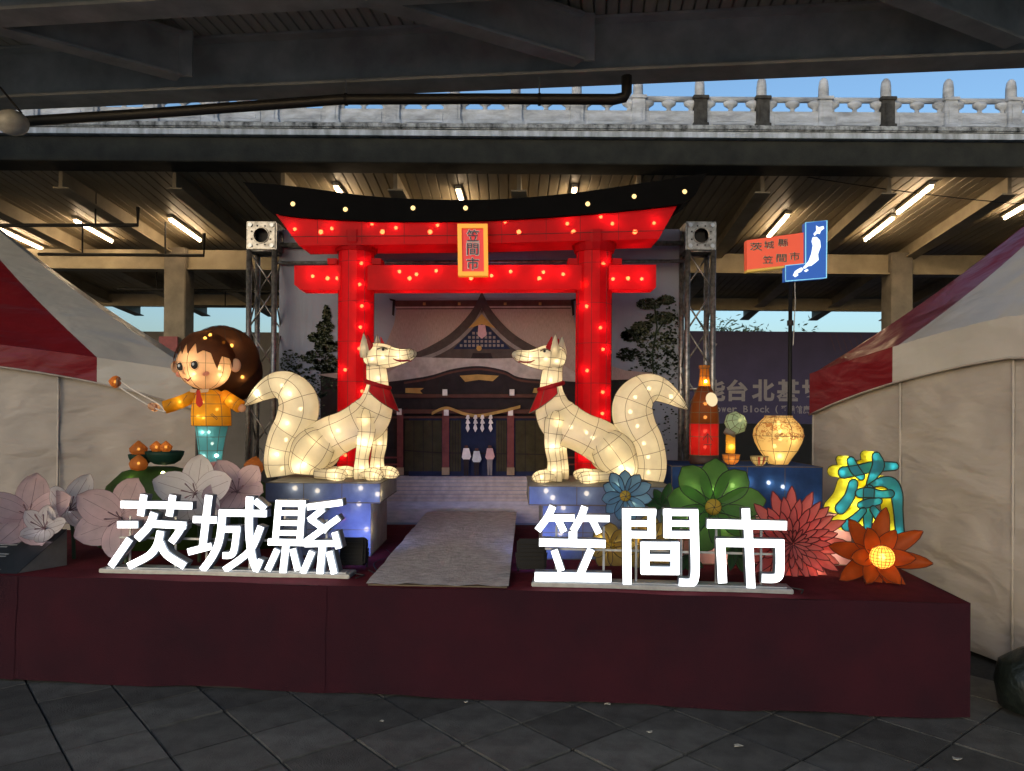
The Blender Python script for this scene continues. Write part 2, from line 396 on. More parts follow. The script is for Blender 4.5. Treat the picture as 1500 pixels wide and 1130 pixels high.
for i in range(-75, 76):
    if dk0 is None:
        DW = .13; vs = [(-DW/2+.012, .0), (DW/2-.012, .0), (DW/2, .04), (-DW/2, .04)]
        dk0 = MB().hexa([Vector((x, -6.6, z)) for x, z in vs], [Vector((x, .12, z)) for x, z in vs]).obj('deck_board', deckm, can, local=True); o = dk0
    else: o = dk0.copy(); col.objects.link(o)
    q_ = e0 + ed*(6.2+i*DW)
    o.location = (q_.x, q_.y-3, ZC+.605-5); o.rotation_euler = (0, 0, yawm)
MB().hexa([e0-ed*6+Vector((0, 0, .66)), e1+ed*6+Vector((0, 0, .66)), e1+ed*6+Vector((0, -6.6, .66)), e0-ed*6+Vector((0, -6.6, .66))],
          [e0-ed*6+Vector((0, 0, .8)), e1+ed*6+Vector((0, 0, .8)), e1+ed*6+Vector((0, -6.6, .8)), e0-ed*6+Vector((0, -6.6, .8))]).obj('roof_slab', csteel, can)
# drain pipe slung below the canopy edge
pip = thing('drain_pipe', 'black drain pipe slung below the canopy edge with an elbow end', 'pipe', tuple(P(400, 155, 8.2)))
pts = [P(-60, 184, 8.35), P(240, 165, 8.2), P(500, 146, 8.05), P(700, 145, 7.9), P(900, 146, 7.75), P(914, 143, 7.74), P(918, 135, 7.74), P(918, 112, 7.74)]
MB().tube(pts, .055, 10).obj('pipe', mat('black_plastic', (.015, .015, .017), .5), pip, True)
for px, py, Y in ((507, 146, 8.05), (790, 146, 7.83)):
    MB().tube([P(px, py-9, Y), P(px, py-32, Y)], .008, 5).obj('hanger', STEEL, pip)
    MB().tube([P(px-2, py, Y), P(px+2, py, Y)], .064, 10).obj('clamp', DARK, pip)
fl = thing('floodlight', 'round white floodlight hung at the end of the black pipe', 'floodlight', tuple(P(18, 182, 8.0)))
c = P(18, 180, 8.0); MB().ball(c, (.16, .16, .13)).obj('housing', mat('offwhite_plastic', (.5, .5, .48), .4), fl, True)
MB().tube([c+Vector((.1, 0, .1)), P(0, 128, 8.0)], .012).obj('bracket', DARK, fl)

# ------------------------------------------------------------ hoardings, trees behind
YH = 19.6
hp = thing('hoarding', 'tall dark purple hoarding with large grey lettering between the truss and tent', 'hoarding', tuple(P(1150, 690, YH)))
purple = mat('purple_vinyl', (.062, .052, .15), .55, 1.5, .2)
a = P(995, 485, YH); b = P(1420, 485, YH); zb = P(1000, 620, YH).z
MB().box(((a.x+b.x)/2, YH+.05, (a.z+zb)/2), (b.x-a.x, .1, a.z-zb)).obj('printed_panel', purple, hp)
MB().box(((a.x+b.x)/2, YH+.1, zb/2), (b.x-a.x, .1, zb-.01)).obj('base_panel', mat('black_panel', (.012, .012, .014), .7), hp)
gtx = mat('grey_print', (.38, .36, .42), .6, amt=.1)
for ch, x0, x1 in (('能', 1026, 1062), ('台', 1064, 1095), ('北', 1101, 1134), ('基', 1137, 1172), ('地', 1174, 1208)):
    mb = text_mb(ch, 1, .035); vfit(mb, P(x0, 600, YH).x, P(x1, 600, YH).x, P(x0, 588, YH).z, P(x0, 556, YH).z)
    mb.v = [Vector((v.x, YH-.012, v.y)) for v in mb.v]; mb.obj('lettering', gtx, hp)
for s, x0, x1, ya, yb in (('Power Block', 1040, 1128, 604, 594), ('(爭豔館廣場)', 1132, 1208, 606, 594)):
    n_ = len(s)
    for k, ch in enumerate(s):
        if ch == ' ': continue
        mb = text_mb(ch, 1, .02); a_, b_ = x0+(x1-x0)*k/n_+.6, x0+(x1-x0)*(k+1)/n_-.6
        if ch in '()': a_, b_ = a_+3, b_-3
        if ch == 'l': a_, b_ = a_+2, b_-2
        low = ch in 'owerc'
        vfit(mb, P(a_, 600, YH).x, P(b_, 600, YH).x, P(x0, ya, YH).z, P(x0, yb+(3 if low else 0), YH).z)
        mb.v = [Vector((v.x, YH-.012, v.y)) for v in mb.v]; mb.obj('lettering', gtx, hp)
mb = MB()
for k in range(6):
    x = 1214+9*k; mb.face([P(x, 488, YH-.012), P(x+1.5, 488, YH-.012), P(x+10.5, 515, YH-.012), P(x+9, 515, YH-.012)])
mb.obj('stripes', mat('violet_print', (.10, .06, .12), .6), hp)
MB().face([P(1040, 500, YH-.012), P(1051, 504, YH-.012), P(1046, 511, YH-.012), P(1040, 509, YH-.012)]).obj('printed_mark', gtx, hp)
hl = thing('hoarding', 'plain dark grey hoarding behind the child lantern and square column', 'hoarding', tuple(P(280, 690, YH)))
a = P(90, 485, YH); b = P(560, 485, YH); MB().box(((a.x+b.x)/2, YH+.05, a.z/2), (b.x-a.x, .1, a.z)).obj('panel', mat('grey_panel', (.085, .08, .085), .7, 1, .3), hl)
for X in (-9.6, -8.2, -6.8, -5.4): MB().box((X, YH-.01, a.z/2), (.05, .02, a.z-.02)).obj('batten', DARK, hl)
sgn = thing('notice_board', 'small red notice board by the square column behind the left tent', 'notice board', tuple(P(247, 506, 15)))
MB().box(tuple(P(247, 506, 14.6)), (.36, .04, .34)).obj('board', mat('dull_red', (.2, .03, .05), .6), sgn); 
q_ = P(247, 506, 14.6); MB().box((q_.x, q_.y+.05, q_.z/2), (.05, .04, q_.z)).obj('post', DARK, sgn)

leafm = mat('dark_leaf', (.055, .085, .03), .6, 5, .5, rnd=.2); barkm = mat('bark', (.06, .045, .03), .9)
def tree(loc, h, r, n, label):
    t = thing('tree', label, 'tree', loc, 0, 'trees behind the hoarding')
    L = Vector(loc); mb = MB().tube([L, L+Vector((.1, 0, h*.4)), L+Vector((0, .1, h*.75))], [.16, .12, .05], 8)
    for k in range(7):
        a = k*2.4; mb.tube([L+Vector((.05, 0, h*(.38+.04*k))), L+Vector((math.cos(a)*r*.7, math.sin(a)*r*.7, h*(.55+.06*k)))], [.06, .015], 5)
    mb.obj('trunk', barkm, t)
    cl = [(L+Vector((random.gauss(0, .5)*r, random.gauss(0, .5)*r, h*.72+random.gauss(0, .3)*r)), random.uniform(.25, .5)*r) for _ in range(16)]
    mb = MB()
    for k in range(n):
        c, rr = random.choice(cl); p = c+Vector((random.gauss(0, .5), random.gauss(0, .5), random.gauss(0, .42)))*rr
        d = Vector((random.uniform(-1, 1), random.uniform(-1, 1), random.uniform(-.6, .4))).normalized(); s = random.uniform(.07, .13)
        u = d.orthogonal().normalized()*s*.35
        mb.face([p-d*s, p+u, p+d*s, p-u])
    mb.obj('crown', leafm, t)
tree((7.6, 27, 0), 5.2, 1.5, 4200, 'dense dark green tree rising behind the purple hoarding')
tree((10.6, 27.5, 0), 4.6, 1.25, 1100, 'thin leaved tree behind the purple hoarding stripes')
tree((9.1, 28.5, 0), 4.9, 1.3, 2800, 'bushy dark tree between the dense one and the thin leaved one')
tree((5.7, 26.5, 0), 4.6, .7, 380, 'small sparse tree behind the right truss tower')

# ------------------------------------------------------------ tents
def tentmat(name, c, rough):
    if name in MATS: return MATS[name]
    m, t, b = nodes(name)
    out, nz, src = noise_mix(t, c, 1.3, .14)
    t.links.new(out, b.inputs['Base Color']); b.inputs['Roughness'].default_value = rough
    b.inputs['Specular IOR Level'].default_value = .35
    n1 = t.nodes.new('ShaderNodeTexNoise'); n1.inputs['Scale'].default_value = 1.9; n1.inputs['Detail'].default_value = 3.5; n1.inputs['Distortion'].default_value = .3; n1.inputs['Roughness'].default_value = .42
    n2 = t.nodes.new('ShaderNodeTexNoise'); n2.inputs['Scale'].default_value = 7; n2.inputs['Detail'].default_value = 5
    mp = t.nodes.new('ShaderNodeMapping'); mp.inputs['Scale'].default_value = (1, 1, 2.2); mp.inputs['Rotation'].default_value = (.25, .35, .3)
    t.links.new(src, mp.inputs[0]); t.links.new(mp.outputs[0], n1.inputs['Vector']); t.links.new(mp.outputs[0], n2.inputs['Vector'])
    ad = t.nodes.new('ShaderNodeMath'); ad.operation = 'MULTIPLY_ADD'; ad.inputs[1].default_value = .05
    t.links.new(n2.outputs[0], ad.inputs[0]); t.links.new(n1.outputs[0], ad.inputs[2])
    bp = t.nodes.new('ShaderNodeBump'); bp.inputs['Strength'].default_value = 0.68 if rough > .5 else .42; bp.inputs['Distance'].default_value = .12
    t.links.new(ad.outputs[0], bp.inputs['Height']); t.links.new(bp.outputs[0], b.inputs['Normal'])
    MATS[name] = m; return m
cloth = tentmat('tent_wall_cloth', (.36, .33, .305), .7)
vinylw = tentmat('tent_roof_white', (.42, .41, .39), .3)
vinylr = tentmat('tent_roof_red', (.16, .009, .014), .28)
def tent(label, corner, d, side, ze, zc, size, peak, cuts, swag, drop):
    """corner: near corner (x, y); d: unit direction along the visible wall; side: unit inward normal; cuts: list of (t0, t1, red)"""
    C = Vector((*corner, 0)); d = Vector((*d, 0)).normalized(); n = Vector((*side, 0)).normalized(); pk = Vector(peak)
    t = thing('marquee_tent', label, 'tent', tuple(C+d*size/2+n*size/2))
    def eave(s): return C+d*s*size + Vector((0, 0, ze-(ze-zc)*(abs(2*s-1)**1.25)))
    def roof(s, k): # concave slope to the peak
        e = eave(s); return e.lerp(pk, k) + Vector((0, 0, -.10*math.sin(math.pi*k)*(1-.25*k)))
    for s0, s1, red in cuts:
        rings = [[roof(s0+(s1-s0)*i/10, k/14*.985) for i in range(11)] for k in range(15)]
        MB().loft(rings, cap=False, closed=False).obj('roof_panel', vinylr if red else vinylw, t, True, label='red roof panel' if red else None)
        def val(s): return drop+swag*abs(2*s-1)**3
        rings = [[eave(s0+(s1-s0)*i/10)-n*.03+Vector((0, 0, -val(s0+(s1-s0)*i/10)*k)) for i in range(11)] for k in (0, .5, 1)]
        MB().loft(rings, cap=False, closed=False).obj('valance', vinylr if red else vinylw, t, True, label='red valance' if red else None)
    # the neighbouring slope and walls so that the tent is closed
    def slope2(cn, dr, nm):
        rings = []
        for k in range(13):
            rings.append([(cn+dr*size*i/8+Vector((0, 0, ze-(ze-zc)*abs(2*i/8-1)**1.25))).lerp(pk, k/12*.98)+Vector((0, 0, -.10*math.sin(math.pi*k/12)*(1-.25*k/12))) for i in range(9)])
        MB().loft(rings, cap=False, closed=False).obj('roof_panel', nm, t, True)
        MB().loft([[cn+dr*size*i/8+Vector((0, 0, z)) for i in range(9)] for z in (.02, 1, zc)], cap=False, closed=False).obj('side_wall', cloth, t, True)
        MB().loft([[cn+dr*size*i/8+Vector((0, 0, ze-(ze-zc)*abs(2*i/8-1)**1.25-dz*(drop+swag*abs(2*i/8-1)**3)))-(n if dr != n else -d*0)*0 for i in range(9)] for dz in (0, 1)], cap=False, closed=False).obj('valance', nm, t, True)
    slope2(C, n, cuts[0][2] and vinylr or vinylw); slope2(C+d*size, n, vinylw); slope2(C+n*size, d, vinylw)
    # visible wall, gently folded
    rings = []
    for i in range(61):
        s = i/60; row = []
        for k in range(13):
            z = .02+(eave(s).z-.02)*k/12
            wv = .014*math.sin(s*17+k*.5)*(1-k/12)+.006*math.sin(s*53-k*1.1)+.007*math.sin(k*1.9+s*9)+.004*math.sin(s*90+k*2.3)
            row.append(C+d*s*size+n*(.02+wv*min(1, (12-k)/3))+Vector((0, 0, z)))
        rings.append(row)
    MB().loft(rings, cap=False, closed=False).obj('wall', cloth, t, True)
    for s in (.26, .5, .76):
        MB().tube([C+d*s*size+n*(.012+.0)+Vector((0, 0, .03)), C+d*s*size+n*.008+Vector((0, 0, .9)), C+d*s*size+n*.004+Vector((0, 0, eave(s).z-.1))], .009, 5).obj('seam', cloth, t, True)
    MB().tube([C+d*s*size-n*.034+Vector((0, 0, eave(s).z-(drop+swag*abs(2*s-1)**3))) for s in [i/30 for i in range(31)]], .008, 5).obj('hem', cloth, t, True)
    for q in (C+n*.06+d*.04, C+d*size+n*.06): MB().tube([q, q+Vector((0, 0, zc))], .03, 8).obj('pole', mat('tent_pole', (.05, .05, .05), .4, metal=.5), t)
    return t
tent('white sided tent whose roof has a red centre panel, beside the pale lilies', (-2.72, 6.45), (-.9, -.43), (-.43, .9), 2.12, 1.9, 3.9, (-5.95, 7.6, 4.0),
     [(0, .19, False), (.19, .81, True), (.81, 1, False)], .16, .17)
tent('white sided tent with a red corner on its glossy roof beside the orange lotus', (2.62, 6.55), (.25, -.97), (.97, .25), 2.2, 1.93, 3.9, (4.45, 5.3, 3.62),
     [(0, .25, True), (.25, .75, False), (.75, 1, True)], .1, .26)
bag = thing('bin_bag', 'full black bin bag on the paving by the tent foot', 'bag', tuple(PZ(1510, 1045, 0)))
q_ = PZ(1516, 1045, 0); MB().lathe([(.10, .004), (.17, .03), (.19, .15), (.17, .26), (.08, .33), (.03, .36), (.05, .40)], q_, 18).obj('sack', mat('bin_bag_plastic', (.01, .014, .012), .35, 30, .4, bump=.6, bscale=18), bag, True)

# ------------------------------------------------------------ truss towers
YT = 6.35
def truss(label):
    t = thing('truss_tower', label, 'truss tower', (0, 0, 0), 0, 'truss towers at the sides of the backdrop')
    hw = .105; Hh = 2.5
    MB().box((0, 0, .012), (.4, .4, .024)).obj('base_plate', METAL, t, local=True)
    cs = [(-hw, -hw), (hw, -hw), (hw, hw), (-hw, hw)]
    for x, y in cs: MB().tube([(x, y, .02), (x, y, Hh-.19)], .023, 10).obj('chord', METAL, t, True, local=True)
    N = 7; st = (Hh-.25)/N
    for fi in range(4):
        a = cs[fi]; b = cs[(fi+1) % 4]
        for k in range(N):
            p, q = (a, b) if (k+fi) % 2 else (b, a)
            MB().tube([(p[0], p[1], .05+k*st), (q[0], q[1], .05+(k+1)*st)], .0075, 6).obj('brace', METAL, t, True, local=True)
        for z in (.05, .05+N*st/2, Hh-.2): MB().tube([(a[0], a[1], z), (b[0], b[1], z)], .0085, 6).obj('rung', METAL, t, True, local=True)
    # corner block with round ports
    mb = MB(); B = .125; z0 = Hh-.19
    for sx, sy in ((0, -1), (1, 0), (0, 1), (-1, 0)):
        ring = []
        for ro in (.062, None):
            r = []
            for k in range(24):
                a = 2*math.pi*k/24+math.pi/4; cx, cy = math.cos(a), math.sin(a)
                if ro is None: m = .112/max(abs(cx), abs(cy)); cx *= m; cy *= m
                else: cx *= ro; cy *= ro
                r.append(Vector((cx, -B, z0+.115+cy)))
            ring.append(r)
        ring.append([v+Vector((0, .012, 0)) for v in ring[1]]); ring.insert(0, [v+Vector((0, .012, 0)) for v in ring[0]])
        R = Matrix.Rotation(math.atan2(sy, sx)+math.pi/2, 4, 'Z')
        mb.loft([[R @ v for v in r] for r in ring], cap=False)
    mb.box((0, 0, z0+.004), (.24, .24, .008)); mb.box((0, 0, z0+.226), (.24, .24, .008))
    blk = mb.obj('corner_block', METAL, t, local=True)
    for sx in (-1, 1):
        for sz in (.03, .2): MB().tube([(sx*.09, -B-.012, z0+sz), (sx*.09, -B+.005, z0+sz)], .017, 10).obj('bolt', STEEL, blk, local=True)
    for k in range(8):
        a = k*math.pi/4+.39; MB().tube([(.084*math.cos(a), -B-.003, z0+.115+.084*math.sin(a)), (.084*math.cos(a), -B+.004, z0+.115+.084*math.sin(a))], .0075, 8).obj('bolt_hole', DARK, blk, local=True)
    MB().tube([(.064*math.cos(i*.3927), -B-.002, z0+.115+.064*math.sin(i*.3927)) for i in range(16)], .006, 6, True).obj('port_rim', METAL, blk, local=True)
    MB().box((0, 0, z0+.115), (.1, .1, .1)).obj('core', DARK, blk, local=True)
    return t
tl = truss('aluminium truss tower between the child lantern and the backdrop')
TXL = P(388, 600, YT).x; TXR = P(1020, 600, YT-.1).x
tl.location = (TXL, YT, .604)
tr_ = copy_tree(tl); tr_.location = (TXR, YT-.1, .604); tr_['label'] = 'aluminium truss tower beside the brown bottle and purple hoarding'
tbm = thing('truss_crossbar', 'thin metal crossbar joining the truss tower tops behind the red gate', 'crossbar', ((TXL+TXR)/2, YT, 3.0))
MB().tube([(TXL+.1, YT+.03, 2.98), (TXR-.1, YT-.07, 3.0)], .022, 8).obj('bar', METAL, tbm, True)
MB().tube([(TXL+.1, YT+.03, 2.83), (TXR-.1, YT-.07, 2.85)], .015, 8).obj('bar', METAL, tbm, True)
# ------------------------------------------------------------ printed shrine backdrop (flat print on cloth)
YB = 6.42
bd = thing('backdrop', 'large printed cloth backdrop of a shrine front hung between the truss towers', 'backdrop', tuple(P(703, 765, YB)))
def prm(name, c, scale=14, amt=.25, stretch=None, dark=None):
    if name in MATS: return MATS[name]
    m, t, b = nodes(name); out, nz, src = noise_mix(t, c, scale, amt, stretch=stretch, dark=dark)
    t.links.new(out, b.inputs['Base Color']); b.inputs['Roughness'].default_value = .85; b.inputs['Specular IOR Level'].default_value = .08
    tc = t.nodes.new('ShaderNodeTexCoord')
    n1 = t.nodes.new('ShaderNodeTexNoise'); n1.inputs['Scale'].default_value = 1.6; n1.inputs['Detail'].default_value = 3; n1.inputs['Distortion'].default_value = 1.5
    mp = t.nodes.new('ShaderNodeMapping'); mp.inputs['Scale'].default_value = (1, 1, .5); mp.inputs['Rotation'].default_value = (0, .6, 0)
    t.links.new(tc.outputs['Object'], mp.inputs[0]); t.links.new(mp.outputs[0], n1.inputs['Vector'])
    bp = t.nodes.new('ShaderNodeBump'); bp.inputs['Strength'].default_value = .6; bp.inputs['Distance'].default_value = .06
    t.links.new(n1.outputs[0], bp.inputs['Height']); t.links.new(bp.outputs[0], b.inputs['Normal'])
    MATS[name] = m; return m
LAY = [0]
def ink(name, polys, m, cont=True):
    LAY[0] += 1; Y = YB-.0012*LAY[0]; mb = MB()
    for pl in polys:
        v, fs = fill_poly([P(x, y, YB) for x, y in pl])
        for q in v: q.y = Y
        fs = [f if (v[f[1]]-v[f[0]]).cross(v[f[2]]-v[f[0]]).y < 0 else tuple(reversed(f)) for f in fs]
        mb.add(v, fs)
    return mb.obj(name, m, bd, recalc=False)
cols = {'sky': (.17, .195, .26), 'roof': (.215, .17, .168), 'roof2': (.265, .235, .235), 'dark': (.018, .014, .016), 'navy': (.012, .016, .04), 'wood': (.06, .028, .024),
        'post': (.11, .035, .035), 'white': (.5, .47, .48), 'gold': (.26, .16, .055), 'step': (.34, .29, .285), 'gable': (.045, .036, .036), 'olive': (.032, .028, .016), 'plaza': (.34, .32, .37), 'grey': (.14, .125, .13)}
pk = {k: prm('print_'+k, v) for k, v in cols.items()}
pk['roof'] = prm('print_roof_thatch', cols['roof'], 150, .22, (1, 1, .2))
pk['sky'] = prm('print_dusk_sky', cols['sky'], 1.2, .22)
a = P(409, 336, YB); b = P(996, 768, YB)
sag = [P(409+587*i/24, 337-4*math.sin(i/24*9)*.4, YB) for i in range(25)]
MB().prism([P(409, 768, YB), P(996, 770, YB)] + sag[::-1], (0, .004, 0)).obj('cloth', pk['sky'], bd)
ink('printed_plaza', [[(412, 735), (992, 735), (992, 767), (412, 765)]], prm('print_paving', cols['plaza'], 8, .25, (1, 1, 4)))
for k in range(7): ink('printed_step', [[(412, 697+5.5*k), (992, 697+5.5*k), (992, 701.7+5.5*k), (412, 701.7+5.5*k)]], pk['step'])
ink('printed_body', [[(470, 545), (955, 545), (955, 697), (470, 697)]], pk['dark'])
# trees of the print: scattered leaf shapes
def leaves(name, blobs, n, m, s=(2, 5)):
    LAY[0] += 1; Y = YB-.0012*LAY[0]; mb = MB()
    for k in range(n):
        cx, cy, rx, ry = random.choice(blobs); r = math.sqrt(random.random()); t = random.uniform(0, 6.28)
        x, y = cx+rx*r*math.cos(t), cy+ry*r*math.sin(t)
        if not (412 < x < 993): continue
        q = random.uniform(*s); a0 = random.uniform(0, 6.28)
        pts = [P(x+q*math.cos(a0+i*1.2566)*(.5+random.random()*.5), y+q*.7*math.sin(a0+i*1.2566)*(.5+random.random()*.5), YB) for i in range(5)]
        for p in pts: p.y = Y
        mb.face(pts)
    o = mb.obj(name, m, bd); o['kind'] = 'stuff'
lf1 = prm('print_leaf_dark', (.02, .03, .022), 30, .6); lf2 = prm('print_leaf_mid', (.07, .085, .055), 30, .6)
tb = [(479, 462, 5, 14), (477, 480, 12, 10), (470, 495, 18, 9), (480, 508, 20, 9), (466, 524, 26, 10), (484, 536, 24, 10), (462, 560, 40, 22), (425, 545, 18, 32), (440, 590, 36, 30), (560, 560, 60, 14), (450, 620, 40, 20), (445, 670, 38, 40)]
leaves('printed_conifers', tb, 2600, lf1, (1.2, 3.6)); leaves('printed_conifers', tb[:9], 420, lf2, (1, 2.2))
tb2 = [(950, 446, 18, 8), (975, 440, 12, 7), (968, 466, 22, 9), (940, 480, 16, 9), (960, 500, 30, 14), (924, 492, 14, 9), (965, 528, 32, 18), (920, 520, 18, 10), (950, 560, 40, 26), (985, 500, 14, 60), (950, 620, 44, 70), (905, 575, 26, 30)]
leaves('printed_broadleaf', tb2, 2100, lf1, (1.2, 3.4)); leaves('printed_broadleaf', tb2[:5], 620, lf2, (1, 2.4))
for br in ([(958, 560), (955, 520), (962, 480), (958, 445)], [(955, 520), (930, 495), (915, 480)], [(960, 490), (980, 460)]):
    ink('printed_branch', [[(x-1.5, y) for x, y in br]+[(x+1.2, y) for x, y in br[::-1]]], lf1)
# roofs
ink('printed_roof', [[(583, 447), (578, 475), (566, 505), (548, 530), (500, 546), (464, 549), (500, 556), (600, 560), (800, 560), (930, 556), (957, 547), (915, 543), (868, 528), (850, 500), (842, 475), (836, 447)]], pk['roof'])
ink('printed_ridge', [[(577, 441), (838, 440), (836, 453), (581, 454)]], pk['wood'])
ink('printed_ridge_line', [[(580, 450), (836, 449), (836, 451.5), (580, 452.5)]], pk['roof2'])
for x in (622, 673, 740, 791): ink('printed_boss', [[(x-2, 444), (x+2, 444), (x+2, 448), (x-2, 448)]], pk['gold'])
for x, d in ((580, -1), (836, 1)): ink('printed_finial', [[(x, 440), (x+d*4, 440), (x+d*5, 462), (x+d*2, 464)], [(x, 440), (x+d*9, 438), (x+d*8, 441), (x, 443)]], pk['dark'])
def arc(pts, n=8): return cat_rom(pts, n)
L = arc([(706, 428), (690, 458), (662, 488), (630, 508), (600, 521)]); R = arc([(812, 521), (782, 508), (750, 488), (722, 458), (706, 428)])
ink('printed_gable', [L + [(606, 527), (806, 527)] + R], pk['gable'])
gl = arc([(706, 452), (693, 474), (668, 499), (640, 516), (612, 525)]); gr = arc([(800, 525), (772, 516), (744, 499), (719, 474), (706, 452)])
ink('printed_bargeboard', [[(x, y) for x, y in gl]+[(x+2, y+5) for x, y in gl[::-1]], [(x, y) for x, y in gr]+[(x-2, y+5) for x, y in gr[::-1]]], pk['grey'])
ink('printed_gable_panel', [[(706, 470), (664, 512), (748, 512)]], pk['navy'])
sq = []
for r_ in range(4):
    for c_ in range(-7, 8):
        x, y = 706+c_*6, 489+r_*6
        if abs(c_*6) < (y-473)*.95: sq.append([(x-1.9, y-1.9), (x+1.9, y-1.9), (x+1.9, y+1.9), (x-1.9, y+1.9)])
ink('printed_lattice', sq, pk['grey'])['kind'] = 'stuff'
ink('printed_ornament', [[(706, 461), (716, 472), (726, 482), (706, 476), (686, 482), (696, 472)]], pk['gold'])
ink('printed_ornament', [[(701, 477), (711, 477), (713, 492), (706, 497), (700, 492)]], prm('print_pink', (.35, .22, .26)))
ink('printed_ornament', [[(693, 518), (719, 518), (724, 532), (688, 532)]], pk['dark'])
for x, y, r in ((702, 511, 4), (701, 564, 3), (701, 595, 3)): ink('printed_crest', [[(x+r*math.cos(i*.785), y+r*math.sin(i*.785)) for i in range(8)]], pk['gold'])
kl = arc([(569, 560), (593, 557), (630, 551), (665, 541), (702, 537), (738, 543), (760, 553), (798, 557), (845, 560)])
ink('printed_lower_roof', [[(606, 524), (690, 526), (722, 526), (806, 524), (845, 548)] + kl[::-1] + [(560, 552)]], pk['roof2'])
ink('printed_arch', [[(x, y) for x, y in kl]+[(845, 600), (569, 600)]], pk['dark'])
ink('printed_arch_trim', [[(x, y+3) for x, y in kl[8:-8]]+[(x, y+6) for x, y in kl[8:-8][::-1]]], pk['wood'])
ink('printed_carving', [[(674, 551), (700, 549), (731, 551), (722, 559), (702, 557), (682, 560)]], pk['gold'])
ink('printed_carving', [[(595, 569), (622, 569), (616, 573), (620, 577), (595, 576)], [(782, 569), (800, 569), (800, 577), (780, 576)]], pk['gold'])
ink('printed_interior', [[(600, 612), (800, 612), (800, 697), (600, 697)]], pk['navy'])
for x0, x1 in ((594, 648), (660, 676), (727, 742), (755, 812)):
    ink('printed_door_panel', [[(x0, 616), (x1, 616), (x1, 690), (x0, 690)]], pk['olive'])
    for k in range(1, 4): ink('printed_mullion', [[(x0+(x1-x0)*k/4-.5, 616), (x0+(x1-x0)*k/4+.5, 616), (x0+(x1-x0)*k/4+.5, 690), (x0+(x1-x0)*k/4-.5, 690)]], pk['dark'])
ink('printed_cable', [[(575, 657), (640, 662), (770, 664), (845, 666), (845, 667.5), (770, 665.5), (640, 663.5), (575, 658.5)]], pk['dark'])
for y, h in ((578, 5), (600, 6), (610, 3)): ink('printed_tie_beam', [[(575, y), (830, y), (830, y+h), (575, y+h)]], pk['wood'])
for x, w_ in ((588, 9), (654, 10), (748, 10), (820, 9), (500, 8), (905, 8)): ink('printed_post', [[(x-w_/2, 600), (x+w_/2, 600), (x+w_/2, 694), (x-w_/2, 694)]], pk['post'])
for x in (588, 654, 748): ink('printed_post_foot', [[(x-5.5, 684), (x+5.5, 684), (x+5.5, 695), (x-5.5, 695)]], prm('print_foot', (.2, .15, .1)))
for x, y in ((653, 575), (750, 575), (587, 603), (655, 604), (748, 604)): ink('printed_tag', [[(x-3.5, y-4), (x+3.5, y-4), (x+3.5, y+5), (x-3.5, y+5)]], pk['white'])
rp = arc([(634, 606), (655, 598), (680, 606), (702, 609), (730, 604), (762, 596)])
ink('printed_rope', [[(x, y-2.2) for x, y in rp]+[(x, y+2.2) for x, y in rp[::-1]]], pk['gold'])
for x in (686, 697, 707, 719):
    ink('printed_streamer', [[(x-1, 608), (x+2, 608), (x+3, 613), (x+1, 614), (x+4, 620), (x+1, 621), (x+3, 628), (x, 633), (x-3, 627), (x-1, 621), (x-3, 620), (x-1, 614), (x-3, 613)]], pk['white'])
for x, m, h in ((684, pk['white'], 652), (699, prm('print_shirt_grey', (.36, .38, .42)), 656), (718, prm('print_shirt_pink', (.38, .24, .25)), 652)):
    ink('printed_visitor', [[(x-2.5, h), (x+2.5, h), (x+2.5, h+5), (x-2.5, h+5)]], pk['wood'])
    ink('printed_visitor_shirt', [[(x-4, h+4), (x+4, h+4), (x+7, h+16), (x+5, h+20), (x+4.5, h+20), (x-4.5, h+20), (x-6.5, h+17)]], m)
    ink('printed_visitor_legs', [[(x-4, h+20), (x+4, h+20), (x+3.2, 695), (x+.6, 695), (x, h+26), (x-.6, 695), (x-3.2, 695)]], pk['grey'] if x == 718 else pk['dark'])
for y in (668, 678): ink('printed_railing', [[(560, y), (592, y), (592, y+2.5), (560, y+2.5)], [(826, y), (850, y), (850, y+2.5), (826, y+2.5)]], pk['post'])

# ------------------------------------------------------------ red gate lantern
YG = 5.72
red = skin('red_lantern_cloth', (.60, .004, .013), .62, .09, (1, .2, .1))
gate = thing('torii_gate', 'large glowing red shrine gate lantern with upswept black top beam', 'gate', tuple(P(696, 712, YG)))
RB = (1, .62, .34)
def G(px, py, dy=0): return P(px, py, YG+dy)
SB = 92
for px in (522, 870):
    base = G(px, 400); zt = G(px, 352).z
    rr = .136
    o = MB().lathe([(rr, SH+.01-zt), (rr, -1.2), (rr, -.6), (rr, 0)], (base.x, YG, zt), 14).obj('column', red, gate)
    mb = MB()
    for k in range(14): 
        a = 2*math.pi*k/14
        if k % 2 == 0: mb.tube([(base.x+(rr+.001)*math.cos(a), YG+(rr+.001)*math.sin(a), z) for z in (SH+.02, zt)], .0022, 5)
    for z in [SH+.3*i for i in range(1, 8)]:
        mb.tube([(base.x+(rr+.001)*math.cos(2*math.pi*k/14), YG+(rr+.001)*math.sin(2*math.pi*k/14), z) for k in range(14)], .0018, 5, True)
    mb.obj('wire_frame', mat('wire_red', (.10, .008, .01), .8), o)
    MB().lathe([(.15, -.085), (.168, -.03), (.168, .06)], (base.x, YG, zt-.015), 18).obj('collar', red, gate)
    rnd2 = random.Random(px)
    for k in range(13):
        a = rnd2.choice((-2.25, -1.0)) + rnd2.uniform(-.15, .15); z = SH+.12+(zt-SH-.2)*(k+.3)/13
        bulb((base.x+.098*math.cos(a), YG+.098*math.sin(a), z), gate, SB*.8, .0135, RB)
    for sx in (-1, 1):
        w0 = G(px+sx*32, 386); MB().box((w0.x, YG, w0.z), (.07, .16, .045)).obj('wedge', red, gate)
